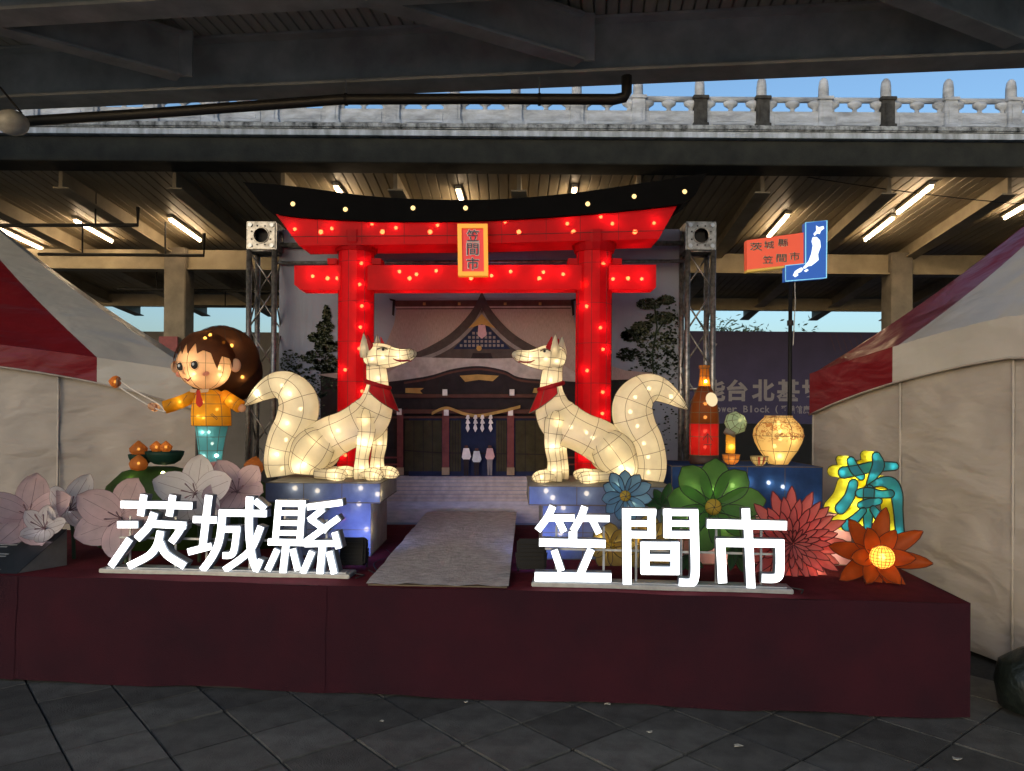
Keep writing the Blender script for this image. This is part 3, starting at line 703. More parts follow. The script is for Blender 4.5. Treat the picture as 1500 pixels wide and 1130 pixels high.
def prism_lantern(name, poly, d0, d1, m, parent, seams=True):
    pts = [G(x, y, d0) for x, y in poly]
    o = slab(pts, (0, d1-d0, 0)).obj(name, m, parent)
    return o
# tie beam
ti = prism_lantern('tie_beam', [(431, 389), (961, 388), (961, 421), (958, 424), (440, 425), (431, 417)], -.085, .085, red, gate)
for px, py in ((458, 405), (494, 408), (585, 398), (639, 397), (690, 398), (748, 398), (796, 399), (898, 409), (940, 409), (610, 402), (720, 404), (825, 402)): bulb(G(px, py, -.040), gate, SB, .0135, RB)
# lintel
tp = arc([(404, 314), (450, 318), (560, 323), (700, 322), (830, 315), (940, 305), (994, 298)], 6)
lo = prism_lantern('lintel', tp + [(965, 350), (700, 357), (438, 360)], -.16, .16, red, gate)
mb = MB().tube([G(425, 347, -.163), G(700, 345, -.163), G(972, 338, -.163)], .003)
for x in (465, 530, 592, 655, 735, 800, 850, 906): mb.tube([G(x, 319 if x < 800 else 310, -.163), G(x, 357 if x < 800 else 352, -.163)], .0018)
mb.obj('seam', mat('wire_red', (.10, .008, .01), .8), lo)
for px, py in ((432, 336), (486, 335), (580, 334), (641, 330), (831, 328), (897, 328), (958, 327), (468, 319), (545, 328), (740, 325), (950, 306), (880, 318)): bulb(G(px, py, -.108), gate, SB*.9, .0135, RB)
for px in (470, 560, 630, 760, 840, 930): bulb(G(px, 340, .06), gate, SB, .018, RB)
for px in (480, 600, 690, 790, 920): bulb(G(px, 408, .04), gate, SB, .016, RB)
# black top beam
tpo = arc([(356, 267), (430, 273), (560, 289), (700, 293), (820, 285), (930, 270), (1035, 254)], 6)
bto = arc([(1000, 299), (940, 306), (830, 316), (700, 323), (560, 324), (450, 319), (408, 314)], 6)
blackskin = mat('black_lantern_cloth', (.003, .003, .0035), .9, amt=.2, spec=.05)
prism_lantern('top_beam', tpo + [(1019, 285)] + bto + [(385, 302)], -.2, .2, blackskin, gate)
for px, py in ((429, 299), (506, 307), (605, 305), (682, 305), (861, 299), (929, 288), (1003, 281)):
    c = G(px, py, -.2); MB().lathe([(.0, -.012), (.021, -.010), (.024, 0)], (0, 0, 0), 14, cap=False)
    mb = MB().ball(c, (.0175, .009, .0175), 12, 7); mb.obj('bulb', bulbmat(.5, (1, .70, .28)), gate, True)
# plaque
yf = emit('amber_frame', (.70, .28, .02), .3)
pq = thing('name_plaque', 'upright red plaque with amber frame and dark characters on the gate', 'plaque', tuple(G(693, 404, -.24)))
d0 = -.25
def PQ(x, y, d): return G(x, y, d)
for q in ([(670, 328), (714, 328), (714, 334), (670, 334)], [(671, 398), (715, 398), (715, 404), (671, 404)], [(670, 334.2), (676, 334.2), (677, 397.8), (671, 397.8)], [(708, 334.2), (714, 334.2), (715, 397.8), (709, 397.8)]):
    slab([PQ(x, y, d0-.02) for x, y in q], (0, .07, 0)).obj('frame_bar', yf, pq)
slab([PQ(x, y, d0) for x, y in ((675, 332), (709, 332), (710, 400), (676, 400))], (0, .03, 0)).obj('panel', emit('plaque_red', (.50, .015, .02), .22), pq)
for ch, y0, y1 in (('笠', 337, 354), ('間', 357, 374), ('市', 378, 395)):
    for nm, off, m, dd in (('outline', .028, mat('pale_print', (.55, .5, .5), .6), -.004), ('character', .004, mat('navy_print', (.02, .025, .06), .6), -.008)):
        mb = text_mb(ch, 1, off); e = 1.2 if nm == 'outline' else 0
        vfit(mb, PQ(684-e, y1, d0).x, PQ(701+e, y1, d0).x, PQ(692, y1+e, d0).z, PQ(692, y0-e, d0).z)
        mb.v = [Vector((v.x, YG+d0+dd, v.y)) for v in mb.v]; mb.obj(nm, m, pq)

# ------------------------------------------------------------ plinths
blue = skin('pale_blue_lantern_cloth', (.13, .18, .33), .5, .05, (.7, .7, .8), amt=.25)
grey = skin('grey_lantern_cloth', (.30, .29, .27), .45, .04, amt=.2)
def box_lantern(mbname, x0, x1, y0, y1, z0, z1, fm, parent, smat=None):
    o = MB().add([(x0, y0, z0), (x1, y0, z0), (x1, y1, z0), (x0, y1, z0), (x0, y0, z1), (x1, y0, z1), (x1, y1, z1), (x0, y1, z1)],
                 [(0, 1, 5, 4), (3, 2, 6, 7), (0, 3, 7, 4), (4, 5, 6, 7), (0, 1, 2, 3), (1, 2, 6, 5)]).obj(mbname, fm, parent)
    if smat:
        o.data.materials.append(smat)
        for p in o.data.polygons:
            if abs(p.normal.y) < .5: p.material_index = 1
    mb = MB(); e = .001
    for z in (z0+.004, z1): mb.tube([(x0-e, y0-e, z), (x1+e, y0-e, z), (x1+e, y1, z), (x0-e, y1, z)], .003, 5, True)
    n = max(2, round((x1-x0)/.3))
    for i in range(n+1):
        x = x0+(x1-x0)*i/n; mb.tube([(x, y0-e, z0), (x, y0-e, z1)], .0022, 5)
    if z1-z0 > .3: mb.tube([(x0, y0-e, (z0+z1)/2), (x1, y0-e, (z0+z1)/2)], .002, 5)
    mb.obj('wire_edge', WIRE, o); return o
PB = (1, .78, .45)
yl = 5.02
p1 = thing('fox_plinth', 'pale blue lantern plinth under the fox with its tail by the child lantern', 'plinth', tuple(P(470, 818, yl)), 0, 'fox plinths')
xa, xb = P(389, 710, yl).x, P(557, 710, yl).x
zt = P(470, 708, yl).z; zs = P(470, 737, yl).z
box_lantern('top_slab', xa, xb, yl, yl+.72, zs, zt, blue, p1, grey)
box_lantern('pedestal', xa+.06, P(542, 770, yl).x, yl+.03, yl+.68, SH+.004, zs-.003, blue, p1, grey)
for px, py in ((430, 716), (463, 720), (527, 716), (552, 725)): bulb(P(px, py, yl)+Vector((0, .035, 0)), p1, 30, .017, PB)
for px, py in ((523, 740), (534, 778), (440, 770), (490, 790), (410, 760)): bulb(P(px, py, yl)+Vector((0, .07, 0)), p1, 30, .017, PB)
p2 = thing('fox_plinth', 'pale blue lantern plinth under the fox beside the blue daisy', 'plinth', tuple(P(840, 822, yl-.1)), 0, 'fox plinths')
y2 = yl-.06
xa2, xb2 = P(775, 714, y2).x, P(985, 714, y2).x
zt2 = P(840, 713, y2).z; zs2 = P(840, 741, y2).z
box_lantern('top_slab', xa2, xb2, y2, y2+.75, zs2, zt2, blue, p2, grey)
box_lantern('pedestal', P(795, 760, y2).x, xb2-.05, y2+.03, y2+.7, SH+.004, zs2-.003, blue, p2, grey)
for px, py in ((800, 720), (810, 730), (860, 724), (940, 722)): bulb(P(px, py, y2)+Vector((0, .035, 0)), p2, 30, .017, PB)
for px, py in ((826, 746), (822, 784), (894, 800), (960, 790)): bulb(P(px, py, y2)+Vector((0, .07, 0)), p2, 30, .017, PB)

# ------------------------------------------------------------ foxes
cream = skin('cream_lantern_cloth', (.78, .735, .60), .6, .05, (1, .9, .7), amt=.10)
redc = skin('red_bib_cloth', (.42, .012, .018), .45, .02, amt=.2)
K = 1/4.347*5.28/F
def fx(zx, zy, y=0): return Vector(((zx-700)*K, y, (1035-zy)*K))
def loft_part(name, spine, m, parent, n=14, sub=5, wl=6, we=5, wire=True, cap=True, wr=.0017):
    """spine rows (zoom x, zoom y, radius in profile, radius sideways, sideways offset) in the fox drawing"""
    S = cat_rom(spine, sub); rings = []
    C = [fx(s[0], s[1], s[4]*K) for s in S]
    for i, s in enumerate(S):
        t = C[min(i+1, len(C)-1)]-C[max(i-1, 0)]; t.y = 0; t.normalize(); nn = Vector((-t.z, 0, t.x))
        rings.append([C[i]+nn*s[2]*K*math.cos(2*math.pi*k/n)+Vector((0, s[3]*K*math.sin(2*math.pi*k/n), 0)) for k in range(n)])
    o = MB().loft(rings, cap).obj(name, m, parent, True, local=True)
    if wire:
        mb = MB(); out = lambda i, k: C[i]+(rings[i][k % n]-C[i])*(1+.002/max(.02, (rings[i][k % n]-C[i]).length))
        for i in range(0, len(rings), we): mb.tube([out(i, k) for k in range(n)], wr, 5, True)
        for k in range(0, n, max(1, n//wl)): mb.tube([out(i, k) for i in range(len(rings))], wr, 5)
        mb.obj('wire_frame', WIRE, o, local=True)
    return o
fox = thing('fox_lantern', 'cream fox lantern with red bib, tail curling towards the child lantern', 'fox lantern', (0, 0, 0), 0, 'seated fox lanterns')
loft_part('tail', [(300, 1022, 95, 70, 20), (293, 960, 105, 85, 20), (296, 880, 106, 95, 20), (325, 780, 112, 100, 20), (378, 690, 124, 110, 20), (408, 600, 130, 115, 20), (395, 520, 125, 110, 20), (335, 455, 105, 95, 20), (255, 440, 84, 75, 20), (170, 480, 60, 52, 20), (105, 528, 34, 30, 20), (52, 570, 5, 5, 20)],
          cream, fox, 18, 6, 6, 7)
loft_part('body', [(440, 985, 40, 60, 0), (455, 930, 95, 100, 0), (520, 845, 135, 125, 0), (620, 775, 135, 125, 0), (735, 720, 125, 118, 0), (850, 660, 138, 120, 0), (905, 580, 122, 105, 0), (922, 500, 88, 84, 0), (926, 430, 70, 68, 0), (920, 360, 66, 62, 0), (912, 290, 58, 52, 0)], cream, fox, 18, 6, 6, 7)
for sy in (-1, 1):
    # haunch, hind foot, front leg, ear and eye on either side
    loft_part('haunch', [(470, 1000, 70, 30, sy*78), (480, 940, 100, 55, sy*92), (530, 860, 132, 66, sy*96), (590, 780, 105, 52, sy*88), (625, 735, 45, 22, sy*78)], cream, fox, 16, 5, 8, 7)
    loft_part('hind_foot', [(560, 995, 30, 34, sy*105), (640, 998, 32, 40, sy*112), (700, 1000, 37, 46, sy*116), (745, 1005, 30, 40, sy*116), (762, 1010, 10, 16, sy*116)], cream, fox, 12, 4, 6, 4)
    dx = 0 if sy < 0 else 62
    loft_part('front_leg', [(872+dx*.4, 585, 34, 24, sy*80), (870+dx*.5, 640, 66, 44, sy*84), (872+dx*.7, 730, 58, 44, sy*80), (860+dx, 820, 47, 42, sy*76), (848+dx, 900, 42, 40, sy*76), (846+dx, 965, 48, 44, sy*76), (850+dx, 1025, 52, 48, sy*76)], cream, fox, 14, 4, 6, 4)
    pw = loft_part('paw', [(845+dx, 1000, 28, 42, sy*78), (890+dx, 996, 38, 56, sy*80), (935+dx, 998, 38, 58, sy*80), (968+dx, 1008, 28, 46, sy*80), (985+dx, 1016, 8, 18, sy*80)], cream, fox, 12, 4, 6, 3)
    for oy in (-18, 18):
        MB().tube([fx(955+dx, 980, (sy*80+oy)*K), fx(985+dx, 1005, (sy*80+oy)*K), fx(990+dx, 1025, (sy*80+oy)*K)], .003, 5).obj('toe_line', WIRE, pw, local=True)
    # ear: pointed leaf, hollow red inside
    ex = -12 if sy < 0 else 45
    tip = fx(862+ex, 108, sy*62*K); rings = []
    for i in range(7):
        t = i/6; cpt = fx(868+ex, 262, sy*48*K).lerp(tip, t); wd = 46*K*math.sin(math.pi*(.30+.68*t))*(1-.35*t)
        rings.append([cpt+Vector((wd*math.cos(a)*.8, -sy*0+wd*.55*math.sin(a), 0)) for a in [2*math.pi*k/10 for k in range(10)]])
    er = MB().loft(rings).obj('ear', cream, fox, True, local=True)
    bulb(fx(866+ex, 205, sy*54*K), fox, 12, .007, (1, .80, .50), local=True)
    MB().tube([fx(868+ex, 250, sy*40*K)+Vector((.02, -.03*1, 0)), tip], .003, 5).obj('wire_frame', WIRE, er, local=True)
    inn = [fx(885+ex, 235, sy*62*K), fx(902+ex, 185, sy*66*K), fx(868+ex, 122, sy*64*K), fx(872+ex, 190, sy*62*K)]
    MB().prism([p+Vector((.014, 0, 0)) for p in inn], (.008, -sy*.01, 0)).obj('inner_ear', redc, er, local=True)
hd = loft_part('head', [(838, 268, 30, 28, 0), (862, 262, 72, 62, 0), (910, 255, 86, 74, 0), (965, 252, 80, 72, 0), (1025, 256, 62, 56, 0), (1075, 252, 48, 42, 0), (1115, 244, 40, 35, 0), (1148, 236, 32, 28, 0), (1166, 232, 14, 13, 0)], cream, fox, 16, 4, 6, 5)
for sy in (-1, 1):
    yy = sy*71*K
    MB().loft([[fx(940+60*t, 214-8*math.sin(math.pi*t)+0, sy*(66-16*t)*K-sy*-.006), fx(940+60*t, 214+11*math.sin(math.pi*t), sy*(70-14*t)*K-sy*-.006)] for t in [i/8 for i in range(9)]], cap=False, closed=False).obj('eye', mat('eye_white', (.75, .68, .5), .4), hd, local=True)
    MB().ball(fx(975, 213, sy*64*K), (9*K, 9*K, 10*K), 10, 6).obj('pupil', DARK, hd, True, local=True)
    MB().tube([fx(938, 213, sy*74*K), fx(958, 203, sy*71*K), fx(980, 202, sy*66*K), fx(1003, 212, sy*59*K)], .0045, 5).obj('eyelid', WIRE, hd, local=True)
    MB().tube([fx(1036, 270, sy*56*K), fx(1060, 281, sy*51*K), (fx(1100, 283, sy*40*K)), fx(1138, 278, sy*31*K)], [.003, .007, .007, .004], 6).obj('lip', mat('lip_red', (.25, .01, .015), .6), hd, True, local=True)
nose = MB().ball(fx(1148, 234, 0), (.032, .035, .028), 12, 7).obj('nose', cream, hd, True, local=True)
MB().tube([fx(1148, 234, 0)+Vector((.034*math.cos(a)*.6, -.03, .03*math.sin(a))) for a in [i*.785 for i in range(8)]], .0025, 5, True).obj('wire_frame', WIRE, nose, local=True)
# bib: collar ring and front flap
cring = []
for k in range(18):
    a = 2*math.pi*k/18; cring.append(fx(926+76*math.cos(a), 432+22*math.cos(a), 74*math.sin(a)*K))
low = []
rows = []
for j in range(5):
    t = j/4; row = []
    for k in range(13):
        a = -1.9+3.8*k/12; f = math.cos(a*.8); r = 80+t*(30+26*max(0, f)); row.append(fx(924+r*math.cos(a)+6*t, 434+20*math.cos(a)+t*(40+110*max(0, math.cos(a*.78))), r*.92*math.sin(a)*K))
    rows.append(row)
bib = MB().loft(rows, cap=False, closed=False).obj('bib', redc, fox, True, local=True)
mbx = MB()
for k in range(0, 13, 3): mbx.tube([r_[k]+Vector((.001, 0, 0)) for r_ in rows], .002, 5)
mbx.tube(rows[-1], .003, 5); mbx.obj('wire_frame', WIRE, bib, local=True)
MB().tube(cring, .016, 8, True).obj('collar', redc, fox, True, local=True)
FB = (1, .80, .50)
FS = 42
for zx, zy, y in ((150, 490, -15), (300, 440, 10), (375, 495, -50), (420, 590, 20), (360, 680, -50), (330, 790, 10), (290, 880, -40), (300, 975, 20),
                  (470, 900, 0), (560, 830, 10), (650, 760, -60), (690, 725, -60), (800, 690, 10), (890, 610, 20), (925, 470, 0), (928, 390, 0),
                  (890, 270, 0), (960, 255, -10), (1060, 250, 0), (450, 950, -96), (450, 950, 96), (560, 800, -105), (560, 820, 105),
                  (500, 930, -118), (500, 930, 118), (872, 660, -100), (890, 660, 100), (860, 790, -86), (862, 800, -60), (922, 810, 84), (852, 960, -76), (912, 960, 76), (930, 1000, -80), (990, 1000, 80), (690, 1003, -116), (690, 1003, 116)):
    bulb(fx(zx, zy, y*K), fox, FS, .0145 if zy > 560 else .015, FB, local=True)
fl_ = P(500, 708, 5.35); fox.location = (P(501, 708, 5.3).x, 5.3, zt+.004); fox.rotation_euler = (0, 0, -.06)
fox2 = copy_tree(fox); fox2.location = (P(858, 712, 5.28).x, 5.28, zt2+.004); fox2.rotation_euler = (0, 0, math.pi+.05)
fox2['label'] = 'cream fox lantern with red bib, tail curling towards the brown bottle'

# ------------------------------------------------------------ walkway board and lamps on the stage
rw = thing('walkway', 'pale grey carpeted walkway board running from the stage edge to the backdrop', 'walkway', tuple(on_stage(645, 830)))
q0, q1 = on_stage(536, 859), on_stage(745, 863); q2, q3 = P(757, 752, 6.25), P(626, 752, 6.25)
rows = []
for j in range(19):
    t = j/18; a = q0.lerp(q3, t); b = q1.lerp(q2, t)
    rows.append([a.lerp(b, i/14)+Vector((0, 0, .016+.004*math.sin(i*1.9+j*1.3)+.003*math.sin(j*2.7-i))) for i in range(15)])
wm_ = mat('grey_felt', (.37, .35, .345), .85, 16, .35, bump=.5, bscale=60, stretch=(1, 2.5, 1), spec=.1)
MB().loft(rows, cap=False, closed=False).obj('felt', wm_, rw, True)
mb = MB().hexa([q0+Vector((.01, .01, .002)), q1+Vector((-.01, .01, .002)), Vector((q2.x-.01, q2.y, SH+.004)), Vector((q3.x+.01, q3.y, SH+.004))], [q0+Vector((.01, .01, .01)), q1+Vector((-.01, .01, .01)), q2+Vector((-.01, 0, .008)), q3+Vector((.01, 0, .008))])
mb.obj('board', mat('raw_ply', (.12, .09, .06), .8), rw)
def flood(px0, px1, py0, py1, label, aim, e):
    b = on_stage((px0+px1)/2, py1); Y = b.y
    t = thing('stage_floodlight', label, 'floodlight', tuple(b), 0, 'black stage floodlights')
    c = P((px0+px1)/2, (py0+py1)/2-2, Y); w_ = (px1-px0)/F*Y; h_ = (py1-py0-8)/F*Y
    R = Matrix.Translation(c) @ Matrix.Rotation(-.22, 4, 'X')
    MB().box((0, 0, 0), (w_, .1, h_), R).obj('housing', mat('black_metal', (.005, .005, .006), .6, spec=.2), t, bevel=.012)
    for k in range(6): MB().box((0, -.055, -h_/2+.03+k*(h_-.06)/5), (w_*.86, .018, .006), R).obj('cooling_fin', mat('black_metal', (.005, .005, .006), .6, spec=.2), t)
    MB().tube([b+Vector((-w_*.45, .05, .004)), b+Vector((-w_*.52, .03, .12)), c+Vector((-w_*.5, 0, 0))], .007, 5).obj('yoke', DARK, t)
    MB().tube([b+Vector((w_*.45, .05, .004)), b+Vector((w_*.52, .03, .12)), c+Vector((w_*.5, 0, 0))], .007, 5).obj('yoke', DARK, t)
    MB().box((0, .054, 0), (w_*.85, .006, h_*.8), R).obj('lens', emit('blue_led', (.2, .3, 1), 1.5), t)
    L = bpy.data.lights.new('led_beam', 'SPOT'); L.energy = e; L.color = (.30, .38, 1); L.spot_size = 2.2; L.spot_blend = .8; L.shadow_soft_size = .06
    lo_ = bpy.data.objects.new('led_beam', L); col.objects.link(lo_); lo_.parent = t
    p = c+Vector((0, .09, .02)); lo_.location = p-b
    lo_.rotation_euler = (Vector(aim)-p).to_track_quat('-Z', 'Y').to_euler()
flood(500, 537, 786, 834, 'black floodlight beside the left end of the walkway and the fox plinth', (-.75, 6.4, 1.5), 7)
flood(757, 800, 788, 840, 'black floodlight between the walkway and the tall illuminated characters', (.3, 6.4, 1.5), 7)

# ------------------------------------------------------------ illuminated characters on the stage edge
white = emit('led_white_acrylic', (.93, .97, 1), 1.3)
side_m = mat('letter_return', (.13, .15, .18), .45, 14, .2, metal=.3)
def PL(px, py, p0, u):
    n = Vector((-u.y, u.x, 0)); c = Vector((0, 0, HC)); d = P(px, py, 1)-c
    return c + d*(n.dot(p0-c)/n.dot(d))
def ribbon(pts, w_):
    l, r = [], []
    for i, (x, y) in enumerate(pts):
        tx = pts[min(i+1, len(pts)-1)][0]-pts[max(i-1, 0)][0]; ty = pts[min(i+1, len(pts)-1)][1]-pts[max(i-1, 0)][1]; q = math.hypot(tx, ty)
        l.append((x-ty/q*w_/2, y+tx/q*w_/2)); r.append((x+ty/q*w_/2, y-tx/q*w_/2))
    return l+r[::-1]
def letters(label, chars, b0, b1, org, scl):
    p0 = on_stage(*b0); p1 = on_stage(*b1); u = (p1-p0).normalized(); n = Vector((-u.y, u.x, 0)); z = Vector((0, 0, 1))
    t = thing('illuminated_sign', label, 'letter sign', tuple(p0.lerp(p1, .5)), 0, 'illuminated character signs')
    for strokes in chars:
        for i, s in enumerate(strokes):
            w_ = s[-1]; pts = [q for q in s[:-1]]
            if len(pts) > 2: pts = cat_rom(pts, 5)
            face = [PL(org[0]+x/scl, org[1]+y/scl, p0, u)-n*(.0006*i) for x, y in ribbon(pts, w_)]
            e0, e1 = Vector(pts[0]), Vector(pts[-1])
            d0 = (e0-Vector(pts[1])).normalized(); d1 = (e1-Vector(pts[-2])).normalized()
            pw = [tuple(e0+d0*2)]+list(pts[1:-1])+[tuple(e1+d1*2)]
            back = [PL(org[0]+x/scl, org[1]+y/scl, p0, u)+n*(.004+.0007*i) for x, y in ribbon(pw, w_+4)]
            bo = slab(back, n*(.05+.0013*i)).obj('stroke_body', side_m, t)
            slab(face, n*.002).obj('stroke_face', white, bo)
    for px in [b0[0]+(b1[0]-b0[0])*f_ for f_ in (.08, .27, .40, .58, .72, .90)]:
        q = PL(px, b0[1]-10, p0, u); MB().box((q.x+n.x*.07, q.y+n.y*.07, SH+.17), (.012, .008, .33)).obj('post', STEEL, t)
    L_ = (p1-p0).length
    M = face_frame(p0, u, z)
    for zz in (.2,): MB().box((L_/2, zz, -.08), (L_-.1, .012, .008), M).obj('back_rail', STEEL, t)
    MB().box((L_/2, .014, -.055), (L_+.04, .026, .15), M).obj('base_tray', STEEL, t, bevel=.004)
    MB().box((L_/2, .030, -.055), (L_-.02, .005, .09), M).obj('tray_lid', STEEL, t)
    MB().tube([p1+u*.02+n*.06+z*.02, p1+u*.09+n*.05+z*.012, p1+u*.06-n*.02+z*.01], .004, 5).obj('cable', DARK, t)
C1 = [[((97, 217), (480, 224), 38), ((222, 165), (203, 278), 36), ((377, 168), (357, 280), 36), ((80, 325), (190, 325), 36), ((146, 402), (45, 548), 36), ((278, 262), (250, 330), (185, 402), 40),
       ((250, 320), (448, 330), 38), ((436, 318), (412, 360), (370, 420), 36), ((312, 360), (295, 430), (250, 490), (140, 548), 38), ((310, 420), (345, 485), (442, 547), 38)],
      [((485, 297), (612, 300), 36), ((570, 168), (535, 455), 38), ((458, 472), (585, 440), 36), ((625, 262), (880, 266), 36), ((645, 250), (628, 400), (592, 490), (535, 570), 38),
       ((640, 350), (738, 350), 34), ((722, 340), (708, 450), (690, 487), (645, 490), 34), ((790, 176), (786, 350), (803, 500), (828, 568), 38), ((822, 576), (850, 512), 28), ((850, 335), (790, 465), (655, 568), 34), ((818, 195), (872, 240), 32)],
      [((945, 195), (925, 420), 33), ((1072, 195), (1056, 420), 33), ((932, 211), (1088, 213), 33), ((940, 262), (1065, 264), 26), ((938, 316), (1062, 318), 26), ((935, 369), (1060, 371), 26), ((888, 418), (1085, 422), 34),
       ((985, 425), (967, 590), 36), ((938, 458), (886, 570), 33), ((1020, 455), (1048, 570), 33), ((1098, 231), (1286, 206), 33), ((1185, 240), (1108, 302), 32), ((1112, 292), (1205, 358), 32), ((1268, 288), (1095, 412), 32),
       ((1085, 428), (1275, 425), 32), ((1246, 365), (1268, 452), 32), ((1182, 425), (1167, 592), 36), ((1126, 468), (1076, 585), 33), ((1217, 468), (1245, 587), 33)]]
C2 = [[((178, 78), (150, 135), (98, 205), 36), ((150, 140), (292, 140), 34), ((205, 148), (237, 212), 34), ((345, 80), (322, 140), (283, 208), 36), ((325, 141), (474, 143), 34), ((385, 150), (420, 220), 34),
       ((283, 210), (283, 260), 42), ((107, 267), (453, 275), 40), ((185, 308), (222, 416), 36), ((378, 303), (322, 432), 38), ((84, 446), (483, 452), 46)],
      [((563, 90), (567, 490), 44), ((545, 108), (718, 110), 34), ((695, 95), (695, 242), 40), ((580, 168), (700, 170), 30), ((580, 226), (716, 228), 36), ((778, 92), (778, 242), 40), ((755, 110), (935, 112), 34),
       ((775, 168), (915, 170), 30), ((762, 226), (940, 228), 36), ((915, 95), (921, 300), (921, 440), (900, 478), (838, 478), 44), ((660, 265), (660, 430), 44), ((817, 265), (817, 432), 44), ((640, 283), (838, 285), 38), ((660, 346), (820, 348), 32), ((640, 414), (838, 416), 40)],
      [((1187, 90), (1190, 170), 42), ((985, 170), (1402, 180), 46), ((1055, 252), (1066, 480), 46), ((1034, 268), (1388, 274), 42), ((1200, 195), (1215, 508), 44), ((1365, 258), (1366, 400), (1350, 452), (1272, 455), 44)]]
letters('three white glowing characters \u8328\u57ce\u7e23 in front of the pale lilies', C1, (152, 839), (508, 848), (150, 680), 3.6585)
letters('three white glowing characters \u7b20\u9593\u5e02 in front of the green flower', C2, (784, 859), (1156, 870), (760, 720), 3.571)

# ------------------------------------------------------------ petals and flowers
def petal(base, d, nrm, L_, W_, curl=.15, cup=.2, point=.6, nu=9, nv=6):
    d = Vector(d).normalized(); nrm = Vector(nrm); nrm = (nrm-d*nrm.dot(d)).normalized(); s = d.cross(nrm)
    rows = []
    for i in range(nu):
        u = i/(nu-1); w_ = W_*(math.sin(math.pi*min(1, .10+.86*u**point)))**.75
        if i == nu-1: w_ = W_*.06
        rows.append([Vector(base)+d*L_*u+nrm*L_*(curl*u*u)+s*w_*(2*j/(nv-1)-1)+nrm*W_*cup*((2*j/(nv-1)-1)**2) for j in range(nv)])
    outline = [r[0] for r in rows]+[r[-1] for r in rows[::-1]]
    return rows, outline
def radial(parent, c, face, up, n, L_, W_, m, lean=.3, rot=0, curl=.15, cup=.2, outline=None, jitter=.12, point=.6, start=.1, name='petal', rnd=None, mid=False):
    """petals round a centre; lean tips them towards the facing direction"""
    rnd = rnd or random; f = Vector(face).normalized(); u = (Vector(up)-f*Vector(up).dot(f)).normalized(); r = u.cross(f)
    for k in range(n):
        a = rot+2*math.pi*k/n+rnd.uniform(-jitter, jitter)*2/n*3
        o_ = u*math.cos(a)+r*math.sin(a); d = (o_+f*(lean+rnd.uniform(-.06, .06))).normalized()
        Lk = L_*rnd.uniform(.9, 1.08)
        rows, ol = petal(Vector(c)+o_*L_*start+f*.004*(k % 3), d, f, Lk, W_, curl, cup, point)
        p = MB().loft(rows, cap=False, closed=False).obj(name, m, parent, True)
        if outline:
            mb = MB().tube(ol, outline[0], 4, True)
            if mid:
                nv = len(rows[0])//2; mb.tube([(x[nv-1]+x[nv])/2 for x in rows[:-1]], outline[0]*1.2, 4); mb.tube([x[1] for x in rows[:-2]], outline[0]*.7, 4); mb.tube([x[-2] for x in rows[:-2]], outline[0]*.7, 4)
            mb.obj('wire_edge', outline[1], p)
def stem(parent, c, r=.012, m=None, dx=0):
    c = Vector(c); MB().tube([(c.x+dx, c.y+.06, SH+.003), (c.x+dx*.5, c.y+.05, (SH+c.z)/2), c+Vector((0, .01, 0))], r, 6).obj('stem', m or mat('stem_green', (.03, .06, .03), .7), parent)
lilym = skin('pale_pink_silk', (.66, .50, .53), .55, .0, amt=.16); lilyw = skin('white_silk', (.74, .71, .72), .55, .0, amt=.1)
vein = mat('vein_mauve', (.22, .13, .15), .8)
CW = (.95, .95, 1)
def lily(px, py, Y, face, L_, W_, m, label, rot, glow=14, n=5, lean=.45, curl=.2, group='pale silk lilies'):
    c = P(px, py, Y); t = thing('silk_lily', label, 'flower', (c.x, c.y, SH), 0, group)
    rr = random.Random(int(px)); radial(t, c, face, (0, 0, 1), n, L_*.92, W_*.9, m, lean, rot, curl, .12, (.0011, vein), .14, .98, .03, rnd=rr, mid=True)
    f = Vector(face).normalized()
    for k in range(6):
        a = k*1.05; o_ = Vector((math.cos(a), 0, math.sin(a)))*.05
        MB().tube([c, c+f*.07+o_*.5, c+f*.12+o_], [.003, .0025, .005], 5).obj('stamen', vein, t)
    stem(t, c); bulb(c-f*.012+Vector((0, 0, -.03)), t, glow*1.6, .009, CW)
lily(42, 756, 4.75, (.45, -.8, .35), .31, .105, lilym, 'pink trumpet lily rising behind the black information board', .15, 16)
lily(101, 748, 4.85, (.75, -.5, .45), .25, .085, lilyw, 'white lily turned sideways with a pink tip beside the tent', .5, 34)
lily(66, 776, 4.62, (.2, -.8, .5), .17, .06, lilyw, 'small bright white lily low behind the information board', .3, 40)
lily(178, 760, 4.66, (.05, -1, .12), .30, .125, lilym, 'wide open pink lily half covered by the character 茨', .35, 26, lean=.2, curl=.12)
lily(287, 724, 4.78, (.05, -1, .3), .29, .115, lilyw, 'white lily with one tall petal below the child lantern', .12, 12, lean=.22, curl=.1)
lily(348, 722, 4.86, (.2, -.9, .5), .25, .10, lilym, 'dusky pink lily between the white lily and the fox plinth', .7, 8, lean=.4)
dkw = mat('outline_dark_green', (.008, .02, .012), .7); yel = skin('gold_lantern_cloth', (.55, .40, .06), .55, .04)
